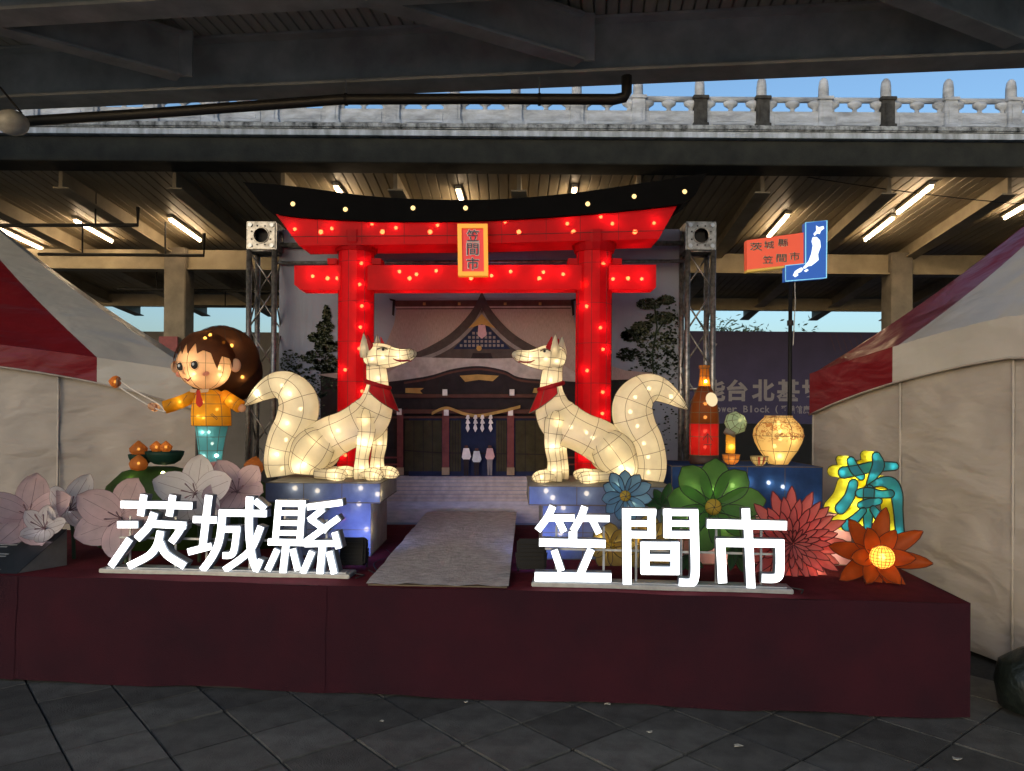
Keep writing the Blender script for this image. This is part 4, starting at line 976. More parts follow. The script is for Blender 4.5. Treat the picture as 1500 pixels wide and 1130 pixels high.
def disc_flower(px, py, Y, rpx, n, W_, m, label, cat_, core_r, corem, ow, bulbs, rings=((1, 0, .12),), bs=40, face=(0, -1, .06), point=1.4, extra_b=.018, curl=.06):
    c = P(px, py, Y); t = thing('flower_lantern', label, 'flower lantern', (c.x, c.y, SH), 0, 'flower lanterns on the right')
    rr = random.Random(int(px))
    for i, (s, ro, lean) in enumerate(rings):
        radial(t, c+Vector((0, -.012*i, 0)), face, (0, 0, 1), n, rpx/F*Y*s, W_*s, m, lean, ro, curl, .18, (.003, ow), .05, point, .1, rnd=rr)
    if core_r:
        k_ = MB().ball(c+Vector((0, -.03, 0)), (core_r, core_r*.5, core_r), 16, 9).obj('flower_centre', corem, t, True)
        mb = MB()
        for a in range(6): mb.tube([c+Vector((core_r*1.01*math.cos(a*1.05+.1*j)*math.sin(j*.35), -.03-core_r*.51*math.cos(j*.35), core_r*1.01*math.sin(a*1.05+.1*j)*math.sin(j*.35))) for j in range(5)], .002, 4)
        mb.obj('wire_frame', ow, k_)
    for bx, by in bulbs: bulb(P(bx, by, Y)+Vector((0, extra_b, 0)), t, bs, .015, (1, .85, .5))
    stem(t, c+Vector((0, .03, 0)), .014)
    return t
disc_flower(915, 726, 4.78, 35, 11, .040, skin('blue_petal_cloth', (.13, .28, .46), .55, .02), 'flat blue daisy lantern with a gold centre at the fox plinth corner', 'flower', .035, yel, mat('outline_navy', (.01, .02, .05), .7), ((905, 712), (928, 738)), bs=24)
disc_flower(1043, 742, 4.82, 66, 9, .098, skin('green_petal_cloth', (.09, .24, .06), .6, .03), 'big green lantern flower with a gold centre', 'flower', .052, yel, dkw, ((1008, 716), (1074, 712), (1060, 770), (1010, 760), (1043, 720)), bs=45)
disc_flower(1157, 795, 4.62, 73, 16, .037, skin('coral_petal_cloth', (.70, .17, .17), .6, .02), 'coral pink dahlia lantern with many pointed petals', 'flower', .03, skin('coral_petal_cloth', (.58, .10, .10)), mat('outline_maroon', (.10, .01, .015), .7),
            ((1178, 772), (1190, 832), (1150, 840), (1135, 775), (1160, 800), (1200, 800)), ((1, 0, .08), (.86, .17, .13), (.68, 0, .2), (.5, .17, .3), (.32, 0, .5)), bs=75, point=1.25)
disc_flower(950, 797, 4.80, 40, 8, .066, skin('straw_petal_cloth', (.50, .36, .10), .6, .04), 'straw yellow lantern flower behind the character 間', 'flower', .04, yel, WIRE, ((935, 790), (965, 805), (950, 775)), bs=45)
disc_flower(893, 800, 4.84, 30, 7, .055, skin('straw_petal_cloth', (.50, .36, .10)), 'smaller straw yellow lantern flower by the character 笠', 'flower', .03, yel, WIRE, ((893, 800), (880, 790)), bs=40)
def leafy(px, py, Y, n, L_, W_, label, rot, span):
    c = P(px, py, Y); t = thing('leaf_spray', label, 'leaf spray', (c.x, c.y, SH), 0, 'lantern leaf sprays')
    for k in range(n):
        a = rot+span*(k/(n-1)-.5); d = Vector((math.sin(a), -.15, math.cos(a)))
        rows, ol = petal(c+Vector((0, -.004*k, 0)), d, (0, -1, .1), L_*random.uniform(.85, 1.1), W_, .05, .3, .8)
        p = MB().loft(rows, cap=False, closed=False).obj('leaf', skin('leaf_cloth', (.025, .085, .03), .5, .0), t, True)
        MB().tube(ol, .0025, 4, True).obj('wire_edge', dkw, p); MB().tube([x[3] for x in rows], .0018, 4).obj('midrib', dkw, p)
    stem(t, c)
leafy(972, 740, 4.86, 4, .15, .035, 'dark green leaves between the blue daisy and the green flower', -.2, 2.4)
leafy(1075, 800, 4.70, 4, .16, .03, 'green leaves under the green flower behind the character 市', 2.6, 1.6)
leafy(1005, 815, 4.74, 3, .12, .028, 'green leaves between the characters 間 and 市', 2.9, 1.5)
# panels behind the flowers
pinkl = skin('dusty_pink_cloth', (.58, .33, .34), .55, .03, amt=.2)
pw_ = thing('pink_panel_lantern', 'dusty pink box lantern behind the coral dahlia and orange lotus', 'panel lantern', tuple(P(1130, 840, 4.82)))
box_lantern('pink_box', P(1000, 800, 4.88).x, P(1262, 800, 4.72).x, 4.86, 5.02, SH+.004, P(1120, 757, 4.86).z, pinkl, pw_)
for px, py in ((1060, 810), (1120, 835), (1190, 838), (1215, 815), (1240, 840), (1225, 775)): bulb(P(px, py, 4.9)+Vector((0, .03, 0)), pw_, 110, .016, (1, .8, .55))
YX = 5.28
bx = thing('blue_box_lantern', 'deep blue box lantern table carrying the bottle and vase', 'box lantern', tuple(P(1095, 805, YX)))
navyc = skin('deep_blue_cloth', (.018, .06, .22), .5, .05, (.5, .6, .9), amt=.3)
zX = P(1095, 684, YX).z
box_lantern('box', P(984, 700, YX).x, P(1205, 700, YX).x, YX, YX+.6, SH+.004, zX, navyc, bx)
for px, py in ((1096, 707), (1128, 708), (1149, 714), (1040, 730), (1190, 735)): bulb(P(px, py, YX)+Vector((0, .03, 0)), bx, 60, .015, (1, .85, .55))

# ------------------------------------------------------------ bottle, ladle cup, bowls and jar on the blue box
def lant_lathe(name, parent, prof, c, m, n=20, wr=.0022, longs=8, rings=True):
    o = MB().lathe(prof, c, n, cap=True).obj(name, m, parent, True); mb = MB(); c = Vector(c)
    if longs:
        for k in range(longs): a = 2*math.pi*k/longs+.2; mb.tube([c+Vector(((r+.001)*math.cos(a), (r+.001)*math.sin(a), z)) for r, z in prof], wr, 4)
        if rings:
            for r, z in prof[::max(1, len(prof)//5)]: mb.tube([c+Vector(((r+.001)*math.cos(2*math.pi*k/16), (r+.001)*math.sin(2*math.pi*k/16), z)) for k in range(16)], wr, 4, True)
        mb.obj('wire_frame', WIRE, o)
    return o
YO = 5.5; s5 = YO/F
c = P(1031, 676, YO); c.z = zX+.004
bt = thing('bottle_lantern', 'tall brown sake bottle lantern with orange neck and red label', 'bottle lantern', tuple(c))
h = lambda py: (680-py)*s5
lant_lathe('base', bt, [(.100, 0), (.104, .02), (.104, h(667))], c, mat('dark_brown_cloth', (.03, .01, .008), .7), longs=0)
lant_lathe('label_band', bt, [(.105, h(667)), (.105, h(640)), (.105, h(621))], c, skin('label_red', (.62, .02, .02), .6, .03))
lant_lathe('shoulder', bt, [(.105, h(621)), (.104, h(605)), (.092, h(590)), (.068, h(575)), (.045, h(567))], c, skin('bottle_brown', (.16, .045, .012), .6, .04, (1, .5, .2)))
lant_lathe('neck', bt, [(.045, h(567)), (.036, h(552)), (.034, h(541)), (.042, h(539)), (.040, h(536))], c, skin('neck_orange', (.75, .26, .02), .6, .03))
for py in (655, 632, 612, 592, 560): bulb(c+Vector((0, -.03, h(py))), bt, 40, .014, (1, .7, .35))
d_ = c+Vector((.03, -.098, h(586))); MB().lathe([(0.001, -.004), (.046, -.004), (.046, .004), (.001, .004)], (0, 0, 0), 18)
mb = MB(); ring = [Vector((.046*math.cos(i*.35), 0, .052*math.sin(i*.35))) for i in range(18)]; Rm = Matrix.Translation(d_) @ Matrix.Rotation(-.28, 4, 'X') @ Matrix.Rotation(.3, 4, 'Z')
mb.prism([Rm @ v for v in ring], Rm.to_3x3() @ Vector((0, .008, 0))); mb.obj('seal_disc', emit('seal_cream', (.8, .66, .42), .2), bt)
mb = MB()
for pts in ([(-.035, 0), (0, .05), (.035, 0)], [(0, .05), (0, -.02)], [(-.03, -.03), (.03, -.03)]):
    mb.tube([c+Vector((x, -.107, h(645)+y)) for x, y in pts], .004, 4)
mb.obj('label_mark', mat('label_dark', (.12, .01, .01), .7), bt)
c = P(1140, 680, YO); c.z = zX+.004
vs_ = thing('jar_lantern', 'round cream ceramic jar lantern with brown brushed pattern', 'jar lantern', tuple(c))
hv = lambda py: (682-py)*s5
def vasemat():
    m = skin('jar_cream', (.74, .58, .30), .62, .05, (1, .9, .6)); t = m.node_tree
    vz = t.nodes.new('ShaderNodeTexNoise'); vz.inputs['Scale'].default_value = 26; vz.inputs['Detail'].default_value = 4; vz.inputs['Distortion'].default_value = 2
    tc = t.nodes.new('ShaderNodeTexCoord'); t.links.new(tc.outputs['Object'], vz.inputs['Vector'])
    cr = t.nodes.new('ShaderNodeValToRGB'); cr.color_ramp.elements[0].position = .53; cr.color_ramp.elements[1].position = .57
    cr.color_ramp.elements[0].color = (.74, .58, .30, 1); cr.color_ramp.elements[1].color = (.42, .20, .08, 1)
    t.links.new(vz.outputs[0], cr.inputs[0])
    sx = t.nodes.new('ShaderNodeSeparateXYZ'); t.links.new(tc.outputs['Object'], sx.inputs[0])
    rz_ = t.nodes.new('ShaderNodeMapRange'); rz_.inputs[1].default_value = .16; rz_.inputs[2].default_value = .2; t.links.new(sx.outputs[2], rz_.inputs[0])
    mx = t.nodes.new('ShaderNodeMix'); mx.data_type = 'RGBA'; t.links.new(rz_.outputs[0], mx.inputs[0]); mx.inputs[6].default_value = (.74, .58, .30, 1); t.links.new(cr.outputs[0], mx.inputs[7])
    for nd in t.nodes:
        if nd.type == 'BSDF_PRINCIPLED': t.links.new(mx.outputs[2], nd.inputs['Base Color'])
        if nd.type == 'BSDF_TRANSLUCENT': t.links.new(mx.outputs[2], nd.inputs[0])
    return m
jar = lant_lathe('jar', vs_, [(.068, 0), (.09, hv(675)), (.135, hv(662)), (.166, hv(650)), (.18, hv(640)), (.172, hv(630)), (.14, hv(621)), (.108, hv(615)), (.098, hv(613)), (.102, hv(611))], c, vasemat(), 24, longs=8)
rr = random.Random(3)
for k in range(12):
    a = -math.pi/2+rr.uniform(-.75, .75); z = hv(640)+rr.uniform(-.012, .02); q_ = c+Vector((.178*math.cos(a), .178*math.sin(a), z))
    MB().tube([q_+Vector((.018*math.cos(i*.9), -.004, .014*math.sin(i*.9))) for i in range(7)], .0022, 4, True).obj('brushed_scroll', mat('sienna_brush', (.30, .13, .06), .8), jar)
for dx, dy, py in ((-.03, -.12, 633), (.04, -.13, 642), (-.05, -.06, 655), (.03, .05, 645), (-.02, -.08, 668), (0, 0, 622)): bulb(c+Vector((dx, dy, hv(py))), vs_, 42, .014, (1, .74, .34))
c = P(1071, 676, YO-.05); c.z = zX+.004
cup = thing('bowl_lantern', 'small amber bowl lantern under the pale green dish', 'bowl lantern', tuple(c))
lant_lathe('bowl', cup, [(.022, 0), (.045, .012), (.060, .04), (.064, .072)], c, skin('amber_bowl', (.62, .25, .05), .6, .04)); bulb(c+Vector((0, -.02, .04)), cup, 26, .012)
la = thing('dish_lantern', 'pale green faceted dish lantern leaning on a yellow stem above the amber bowl', 'dish lantern', tuple(c+Vector((0, 0, .075))))
MB().lathe([(.034, .02), (.034, .155)], c+Vector((0, .02, .06)), 12).obj('yellow_stem', skin('stem_yellow', (.70, .42, .06), .6, .04), la, True)
MB().tube([c+Vector((-.02, -.01, .215)), c+Vector((0, 0, .25)), c+Vector((.02, -.01, .255))], .045, 10).obj('grey_collar', grey, la, True)
dc = c+Vector((.03, .0, .30)); Rm = Matrix.Translation(dc) @ Matrix.Rotation(1.25, 4, 'X') @ Matrix.Rotation(.3, 4, 'Y')
mb = MB(); prof = [(.03, .07), (.062, .05), (.086, .015), (.082, -.02)]; rings = [[Rm @ Vector((r*math.cos(i*.7854), r*math.sin(i*.7854), z)) for i in range(8)] for r, z in prof]
ds = mb.loft(rings).obj('dish', skin('celadon_cloth', (.42, .58, .42), .62, .04), la)
mb = MB()
for i in range(8): mb.tube([r[i] for r in rings], .0022, 4)
for r in rings[1:]: mb.tube(r, .0022, 4, True)
mb.obj('wire_frame', WIRE, ds); bulb(dc+Vector((.03, -.01, .02)), la, 26, .012); bulb(c+Vector((0, 0, .13)), la, 30, .012)
c = P(1112, 677, YO-.16); c.z = zX+.004
cup = thing('bowl_lantern', 'small red and cream striped bowl lantern in front of the jar', 'bowl lantern', tuple(c))
bo = lant_lathe('bowl', cup, [(.022, 0), (.040, .012), (.056, .04), (.062, .066)], c, skin('cream_bowl', (.55, .48, .26), .6, .04)); bulb(c+Vector((0, -.02, .04)), cup, 22, .012)
for k in (-1.9, -1.3): MB().loft([[c+Vector(((r+.002)*math.cos(a), (r+.002)*math.sin(a), z)) for a in (k-.14, k, k+.14)] for r, z in ((.022, .003), (.040, .012), (.056, .04), (.062, .064))], cap=False, closed=False).obj('red_stripe', skin('stripe_red', (.5, .10, .08), .6, .02), bo)

# ------------------------------------------------------------ brush character lantern and orange lotus
YK = 4.72
kk = thing('character_lantern', 'blue and yellow brush character lantern 菊 against the tent wall', 'character lantern', tuple(P(1270, 800, YK)))
teal = skin('teal_cloth', (.07, .36, .44), .6, .04, (.6, .9, 1)); yl_ = skin('lemon_cloth', (.55, .46, .03), .6, .02)
def KZ(zx, zy): return P(1160+zx/4.345, 620+zy/4.345, YK)
strokes = [[(330, 315, 34), (420, 300, 30), (520, 278, 32), (655, 275, 24)], [(375, 240, 24), (400, 295, 28), (440, 340, 22)], [(535, 212, 26), (548, 270, 36), (515, 335, 26), (482, 398, 12)],
           [(388, 385, 27), (362, 470, 30), (308, 542, 34)], [(488, 402, 12), (560, 374, 26), (628, 386, 38), (662, 455, 36), (672, 560, 28), (682, 690, 26)],
           [(484, 425, 32), (480, 540, 30), (478, 655, 24)], [(425, 445, 26), (480, 440, 30), (560, 452, 22), (620, 448, 24)], [(430, 520, 20), (480, 508, 26), (545, 495, 20)],
           [(445, 555, 20), (392, 610, 26), (345, 650, 34)], [(508, 545, 20), (548, 600, 26), (570, 640, 20)]]
for si, st_ in enumerate(strokes):
    S = cat_rom([(x, y, w_*1.08) for x, y, w_ in st_], 5); l, r = [], []
    for i, (x, y, w_) in enumerate(S):
        tx = S[min(i+1, len(S)-1)][0]-S[max(i-1, 0)][0]; ty = S[min(i+1, len(S)-1)][1]-S[max(i-1, 0)][1]; q = math.hypot(tx, ty)
        nx, ny = -ty/q, tx/q; l.append((x+nx*w_, y+ny*w_)); r.append((x-nx*w_, y-ny*w_))
    def capn(S, i0, i1, sgn):
        x, y, w_ = S[i0]; tx, ty = x-S[i1][0], y-S[i1][1]; a0 = math.atan2(ty, tx)
        return [(x+w_*math.cos(a0+sgn*(math.pi/2-math.pi*k/6)), y+w_*math.sin(a0+sgn*(math.pi/2-math.pi*k/6))) for k in range(1, 6)]
    ol = l + capn(S, -1, -2, 1) + r[::-1] + capn(S, 0, 1, 1)
    pts = [KZ(x, y)+Vector((0, -.0022*si, 0)) for x, y in ol]
    fo = MB().face(pts); fo = slab(pts, (0, .004, 0)).obj('stroke_face', teal, kk)
    n = len(pts); bk = [p+Vector((-.040, .065+.0022*si+.0011*si, .004)) for p in pts]; fr = [p+Vector((0, .0045, 0)) for p in pts]
    MB().add(fr+bk, [(i, i+n, (i+1) % n+n, (i+1) % n) for i in range(n)] + [tuple(range(2*n-1, n-1, -1))]).obj('stroke_side', yl_, fo)
    MB().tube(pts, .0042, 5, True).obj('wire_edge', dkw, fo); MB().tube(bk, .0032, 4, True).obj('wire_edge', dkw, fo)
    for (x, y, w_) in (st_ if len(st_) < 5 else st_[1::2]): bulb(KZ(x, y)+Vector((-.008, .022, 0)), kk, 75, .010, (.9, 1, .85))
MB().tube([KZ(478, 650)+Vector((-.03, .06, 0)), Vector((KZ(478, 650).x-.03, YK+.06, SH+.004))], .012, 6).obj('support_post', DARK, kk)
MB().tube([KZ(670, 640)+Vector((-.03, .06, 0)), Vector((KZ(670, 640).x-.03, YK+.06, SH+.004))], .012, 6).obj('support_post', DARK, kk)
c = P(1285, 817, 4.42); lt = thing('lotus_lantern', 'orange lotus lantern with glowing mesh centre at the stage corner', 'lotus lantern', (c.x, c.y, SH))
orng = skin('orange_petal_cloth', (.44, .080, .012), .5, .0, amt=.25); om = mat('outline_rust', (.08, .015, .005), .8); rr = random.Random(5)
radial(lt, c+Vector((0, .04, 0)), (-.1, -1, .25), (0, 0, 1), 8, .26, .052, orng, .12, .2, .1, .3, (.0022, om), .1, .85, .1, rnd=rr)
radial(lt, c+Vector((0, .015, 0)), (-.1, -1, .25), (0, 0, 1), 6, .20, .050, orng, .45, .5, .12, .3, (.0022, om), .1, .85, .1, rnd=rr)
mc = c+Vector((0, -.06, .015)); mo = MB().ball(mc, .068, 18, 11).obj('mesh_centre', skin('orange_glow_cloth', (.95, .52, .14), .6, .05), lt, True)
mb = MB()
for k in range(9): a = k*math.pi/9; mb.tube([mc+Vector((.069*math.cos(a)*math.cos(q*.35), .069*math.sin(a)*math.cos(q*.35), .069*math.sin(q*.35))) for q in range(18)], .0018, 4, True)
for k in range(-3, 4): z = k*.018; r = math.sqrt(.069**2-z*z); mb.tube([mc+Vector((r*math.cos(q*.4), r*math.sin(q*.4), z)) for q in range(16)], .0018, 4, True)
mb.obj('wire_frame', om, mo); bulb(mc, lt, 110, .02, (1, .6, .25)); stem(lt, c+Vector((0, .06, 0)), .02)

# ------------------------------------------------------------ direction sign on a pole
YS = 5.95
sp = thing('direction_sign', 'lit red name board and blue map board on a thin black pole', 'sign', tuple(P(1158, 780, YS)))
pb = P(1158, 414, YS); MB().tube([(pb.x, YS, SH+.004), (pb.x, YS, 1.7), pb], [.02, .018, .015], 8).obj('pole', mat('black_metal', (.005, .005, .006), .6, spec=.2), sp, True)
MB().box((pb.x, YS, SH+.012), (.3, .3, .016)).obj('foot_plate', DARK, sp)
MB().tube([pb+Vector((.03, -.01, 0)), pb+Vector((.035, -.01, -.16)), pb+Vector((.02, -.01, -.5))], .004, 5).obj('cable', mat('grey_cable', (.3, .3, .3), .6), sp)
MB().tube([(pb.x, YS, 2.28), (pb.x, YS, 2.32)], .026, 8).obj('pole_joint', DARK, sp)
Z7 = lambda x, y, d=0: P(1060+x/3.323, 300+y/3.323, YS)+Vector((0, d, 0))
rb = slab([Z7(x, y, -.03) for x, y in ((107, 178), (382, 140), (382, 290), (108, 320))], (0, .07, 0)).obj('red_board', emit('sign_red_acrylic', (.60, .075, .035), .2), sp)
slab([Z7(x, y, -.03) for x, y in ((108, 321), (380, 291), (380, 299), (108, 332))], (0, .07, 0)).obj('yellow_edge', emit('sign_amber_edge', (.5, .33, .06), .15), rb)
for ch, x0, x1, y0, y1 in (('茨', 122, 180, 190, 228), ('城', 190, 238, 182, 218), ('縣', 258, 306, 172, 208), ('笠', 184, 232, 254, 290), ('間', 250, 298, 246, 284), ('市', 314, 362, 236, 276)):
    for nm, off, m, dd in (('outline', .024, mat('sign_pale', (.5, .42, .3), .6), -.033), ('character', .004, mat('sign_dark', (.03, .04, .05), .6), -.037)):
        mb = text_mb(ch, 1, off); e = 1.5 if nm == 'outline' else 0; vfit(mb, x0-e, x1+e, -(y1+e), -(y0-e))
        mb.v = [Z7(v.x, -v.y, dd) for v in mb.v]; mb.obj(nm, m, rb)
bb = slab([Z7(x, y, -.05) for x, y in ((387, 95), (490, 85), (487, 362), (290, 378), (290, 303), (387, 293))], (0, .07, 0)).obj('blue_board', emit('sign_blue_acrylic', (.015, .09, .42), .2), sp)
MB().tube([Z7(x, y, -.05) for x, y in ((387, 95), (490, 85), (487, 362), (290, 378), (290, 303), (387, 293))], .005, 5, True).obj('edge_trim', emit('sign_cyan_edge', (.2, .55, .75), .3), bb)
mp_ = emit('map_white', (.75, .88, .92), .42)
for pts in ([(437, 110), (450, 118), (472, 112), (476, 124), (460, 136), (455, 150), (442, 148), (430, 160), (424, 150), (438, 135)],
            [(421, 166), (440, 165), (456, 182), (459, 212), (446, 248), (449, 276), (430, 292), (414, 304), (398, 306), (384, 318), (372, 314), (386, 298), (402, 278), (414, 245), (421, 206), (415, 186)],
            [(378, 328), (392, 319), (401, 325), (388, 335)], [(335, 330), (350, 320), (366, 312), (376, 319), (364, 334), (348, 340), (351, 350), (336, 359), (325, 350), (330, 340)]):
    slab([Z7(x, y, -.054) for x, y in pts], (0, .003, 0)).obj('map_island', mp_, bb)

# ------------------------------------------------------------ green mound, chestnuts and child lantern
YM = 5.42
moss = skin('moss_green_cloth', (.05, .10, .025), .55, .03, (.8, 1, .3), amt=.5, scale=6)
md = thing('mound_lantern', 'mossy green mound lantern under the child lantern', 'mound lantern', tuple(P(265, 800, YM)))
for px, rx, top_, nm in ((232, .42, 683, 'mound'), (352, .28, 700, 'mound_lobe')):
    c = P(px, 700, YM); zt_ = P(px, top_, YM).z-SH-.004
    MB().lathe([(1, 0), (.97, zt_*.5), (.86, zt_*.75), (.6, zt_*.93), (.3, zt_*.99), (.02, zt_)], (c.x, YM, SH+.004), 26, rx, .24 if nm == 'mound' else .2).obj(nm, moss, md, True)
for px, py in ((190, 700), (235, 690), (368, 702), (300, 702)): bulb(P(px, py, YM-.17)+Vector((0, .04, -.02)), md, 20, .014, (1, .95, .4))
g5 = YM/F
def GP(px, py, d=0): return P(px, py, YM)+Vector((0, d*g5, 0))
kid = thing('child_lantern', 'cartoon child lantern in yellow jacket and teal trousers holding tongs', 'child lantern', tuple(GP(308, 690)))
peach = skin('peach_cloth', (.82, .56, .38), .6, .04, (1, .85, .6)); brown = skin('dark_brown_hair_cloth', (.060, .024, .013), .55, .05, (1, .62, .25), amt=.3)
jack = skin('mustard_cloth', (.72, .36, .02), .6, .04, (1, .8, .3)); tro = skin('teal_trouser_cloth', (.10, .36, .40), .6, .05, (.8, 1, 1))
def loft_v(name, rows, m, n=16, wire=True, longs=6, sub=3):
    S = cat_rom(rows, sub); rings = [[GP(cx, py)+Vector((rx*g5*math.cos(2*math.pi*k/n), ry*g5*math.sin(2*math.pi*k/n), 0)) for k in range(n)] for py, cx, rx, ry in S]
    o = MB().loft(rings).obj(name, m, kid, True)
    if wire:
        mb = MB()
        for i in range(0, len(rings), sub): mb.tube([GP(S[i][1], S[i][0])+(v-GP(S[i][1], S[i][0]))*1.012 for v in rings[i]], .002, 4, True)
        for k in range(0, n, max(1, n//longs)): mb.tube([GP(S[i][1], S[i][0])+(rings[i][k]-GP(S[i][1], S[i][0]))*1.012 for i in range(len(rings))], .002, 4)
        mb.obj('wire_frame', WIRE, o)
    return o
loft_v('trousers', [(678, 309, 16, 12), (660, 309, 18, 13), (640, 309.5, 21, 15), (623, 310, 24.5, 16)], tro)
jk = loft_v('jacket', [(624, 310, 29, 19), (610, 309.5, 29, 19), (592, 309, 27.5, 18), (579, 308, 24, 16), (571, 306, 13, 11)], jack)
for sx, pts in ((-1, [(288, 579, -2), (268, 589, -6), (246, 597, -10)]), (1, [(326, 579, 0), (341, 588, -4), (355, 596, -8)])):
    P3 = [GP(x, y, d) for x, y, d in pts]; ar = MB().tube(cat_rom([tuple(p) for p in P3], 4), [.044, .046, .046, .046, .047, .047, .048, .048, .048], 12).obj('sleeve', jack, kid, True)
    mb = MB()
    for p, q in zip(P3[:-1], P3[1:]):
        mb.tube([p.lerp(q, .6)+Vector((.049*math.sin(a)*.5, .049*math.cos(a), .049*math.sin(a)*.85)) for a in [i*.523 for i in range(12)]], .002, 4, True)
    mb.obj('wire_frame', WIRE, ar); bulb(P3[1]+Vector((0, -.02, 0)), kid, 30, .011)
# hand closed on the tongs: palm with curled fingers and thumb
hc = GP(233, 597, -12); hn = MB().ball(hc, (.036, .026, .03), 12, 8).obj('hand', peach, kid, True)
for k in range(4): 
    o_ = hc+Vector((-.026+.013*k, -.018, .012-.004*k)); MB().tube([o_+Vector((0, .005, .012)), o_+Vector((-.004, -.016, .006)), o_+Vector((-.002, -.018, -.012)), o_+Vector((0, -.004, -.022))], [.008, .0085, .008, .006], 7).obj('finger', peach, hn, True)
MB().tube([hc+Vector((.02, -.02, -.006)), hc+Vector((.006, -.03, .018)), hc+Vector((-.012, -.026, .03))], [.009, .009, .007], 7).obj('thumb', peach, hn, True)
bulb(hc+Vector((0, -.004, -.004)), kid, 16, .009)
hr = GP(357, 598, -8); MB().ball(hr, (.03, .024, .03), 10, 7).obj('hand', peach, kid, True)
for sx in (300, 317): MB().ball(GP(sx, 681, -6), (.045, .07, .028), 12, 7).obj('shoe', skin('rose_shoe_cloth', (.55, .25, .24), .5, .02), kid, True)
# head
FC = (301, 534); fo = MB().ball(GP(*FC), (41*g5, 36*g5, 37*g5), 22, 14).obj('face', peach, kid, True)
mb = MB()
for a in (-.9, -.3, .35, 1.0): mb.tube([GP(*FC)+Vector((41.3*g5*math.sin(a)*math.cos(q), -36.3*g5*math.cos(a)*math.cos(q), 37.3*g5*math.sin(q))) for q in [-1.45+.24*i for i in range(13)]], .0018, 4)
mb.tube([GP(*FC)+Vector((41.3*g5*math.sin(a), -36.3*g5*math.cos(a), 0)) for a in [-1.5+.25*i for i in range(13)]], .0018, 4); mb.obj('wire_frame', WIRE, fo)
def on_face(px, py, lift=.3):
    x = (px-FC[0])/41; z = (FC[1]-py)/37; y = -math.sqrt(max(.02, 1-x*x-z*z)); return GP(*FC)+Vector(((41+lift)*g5*x, (36+lift)*g5*y, (37+lift)*g5*z))
for ex, ey in ((277, 539), (300, 537)):
    p = on_face(ex, ey); e = MB().ball(p, (5.2*g5, 2*g5, 6*g5), 12, 8).obj('eye', DARK, fo, True)
    MB().ball(p+Vector((-1*g5, -1.6*g5, 1*g5)), (1.9*g5, 1*g5, 2.2*g5), 8, 6).obj('eye_light', mat('eye_glint', (.55, .58, .62), .4), e, True)
    MB().tube([p+Vector((6.6*g5*math.cos(a), -.5*g5, 7.4*g5*math.sin(a))) for a in [i*.524 for i in range(12)]], .0018, 4, True).obj('eye_rim', mat('rim_grey', (.3, .24, .2), .7), e)
MB().tube([on_face(285, 540), on_face(283, 546, 2.5), on_face(285, 550, 1)], [.003, .007, .004], 6).obj('nose', peach, fo, True)
MB().tube([on_face(280, 555), on_face(286, 558.5, .8), on_face(293, 554)], [.003, .008, .003], 6).obj('mouth', mat('mouth_red', (.3, .04, .04), .6), fo, True)
for ex, ey in ((270, 550), (314, 549)): MB().ball(on_face(ex, ey, -.6), (5.5*g5, 1.6*g5, 4*g5), 12, 7).obj('cheek', skin('rosy_cloth', (.82, .44, .33), .6, .04), fo, True)
for ex, ey, r in ((348, 536, 8), (260.5, 538, 7)): MB().ball(GP(ex, ey, -8), (r*g5, 4*g5, (r+2)*g5), 12, 8).obj('ear', peach, fo, True)
hair = MB().ball(GP(313, 527, 32), (55.5*g5, 44*g5, 53*g5), 24, 14)
hair.ball(GP(331, 543, 46), (37*g5, 38*g5, 44*g5), 20, 12); hair.ball(GP(284, 545, 46), (26*g5, 28*g5, 36*g5), 16, 10)
hobj = hair.obj('hair', brown, kid, True)
# fringe: shell over the brow down to a jagged hairline
hl_ = [(257, 545), (262, 535), (266, 512), (270, 524), (274, 507), (281, 522), (286, 505), (290, 522), (300, 505), (304, 521), (312, 516), (322, 520), (330, 543), (335, 524), (343, 527), (346, 545)]
def hy(px):
    for (x0, y0), (x1, y1) in zip(hl_[:-1], hl_[1:]):
        if x0 <= px <= x1: return y0+(y1-y0)*(px-x0)/(x1-x0)
    return 545
rows = []
for i in range(73):
    px = 257.5+88.5*i/72; row = []
    for k in range(9):
        t = k/8; X = (px-302)/45.5; tp_ = 534-48.5*math.sqrt(max(0, 1-X*X)); py = hy(px)*(1-t)+min(tp_, hy(px))*t; Zz = (534-py)/50; yv = math.sqrt(max(.0, 1-X*X-(Zz if Zz > 0 else Zz*.8)**2)); row.append(GP(px, py, -37.5*yv-.5 if yv > 0 else 0))
    rows.append(row)
MB().loft(rows, cap=False, closed=False).obj('fringe', brown, kid, True)
mb = MB()
for a in (-1.1, -.6, -.1, .4, .9): mb.tube([GP(313, 527, 32)+Vector((55.9*g5*math.sin(a)*math.cos(q), -44.4*g5*math.cos(a)*math.cos(q), 53.4*g5*math.sin(q))) for q in [.55+.1*i for i in range(11)]], .0016, 4)
mb.obj('wire_frame', DARK, hobj)
for px, py, d in ((302, 496, -4), (308, 491, 0), (338, 506, 4), (350, 552, 14), (320, 500, 20)): bulb(GP(px, py, d), kid, 95, .012, (1, .75, .3))
for px, py, d in ((293, 530, -22), (294, 549, -24), (325, 540, -10), (300, 545, 0), (325, 550, -8)): bulb(GP(px, py, d), kid, 80, .012)
for px, py, d in ((303, 612, -12), (300, 590, -8), (320, 600, -5), (330, 585, -5), (290, 610, 0)): bulb(GP(px, py, d), kid, 32, .012)
for px, py, d in ((301, 633, -10), (310, 633, -10), (302, 668, -8), (320, 667, -8), (310, 650, 2)): bulb(GP(px, py, d), kid, 26, .012, (1, .95, .8))
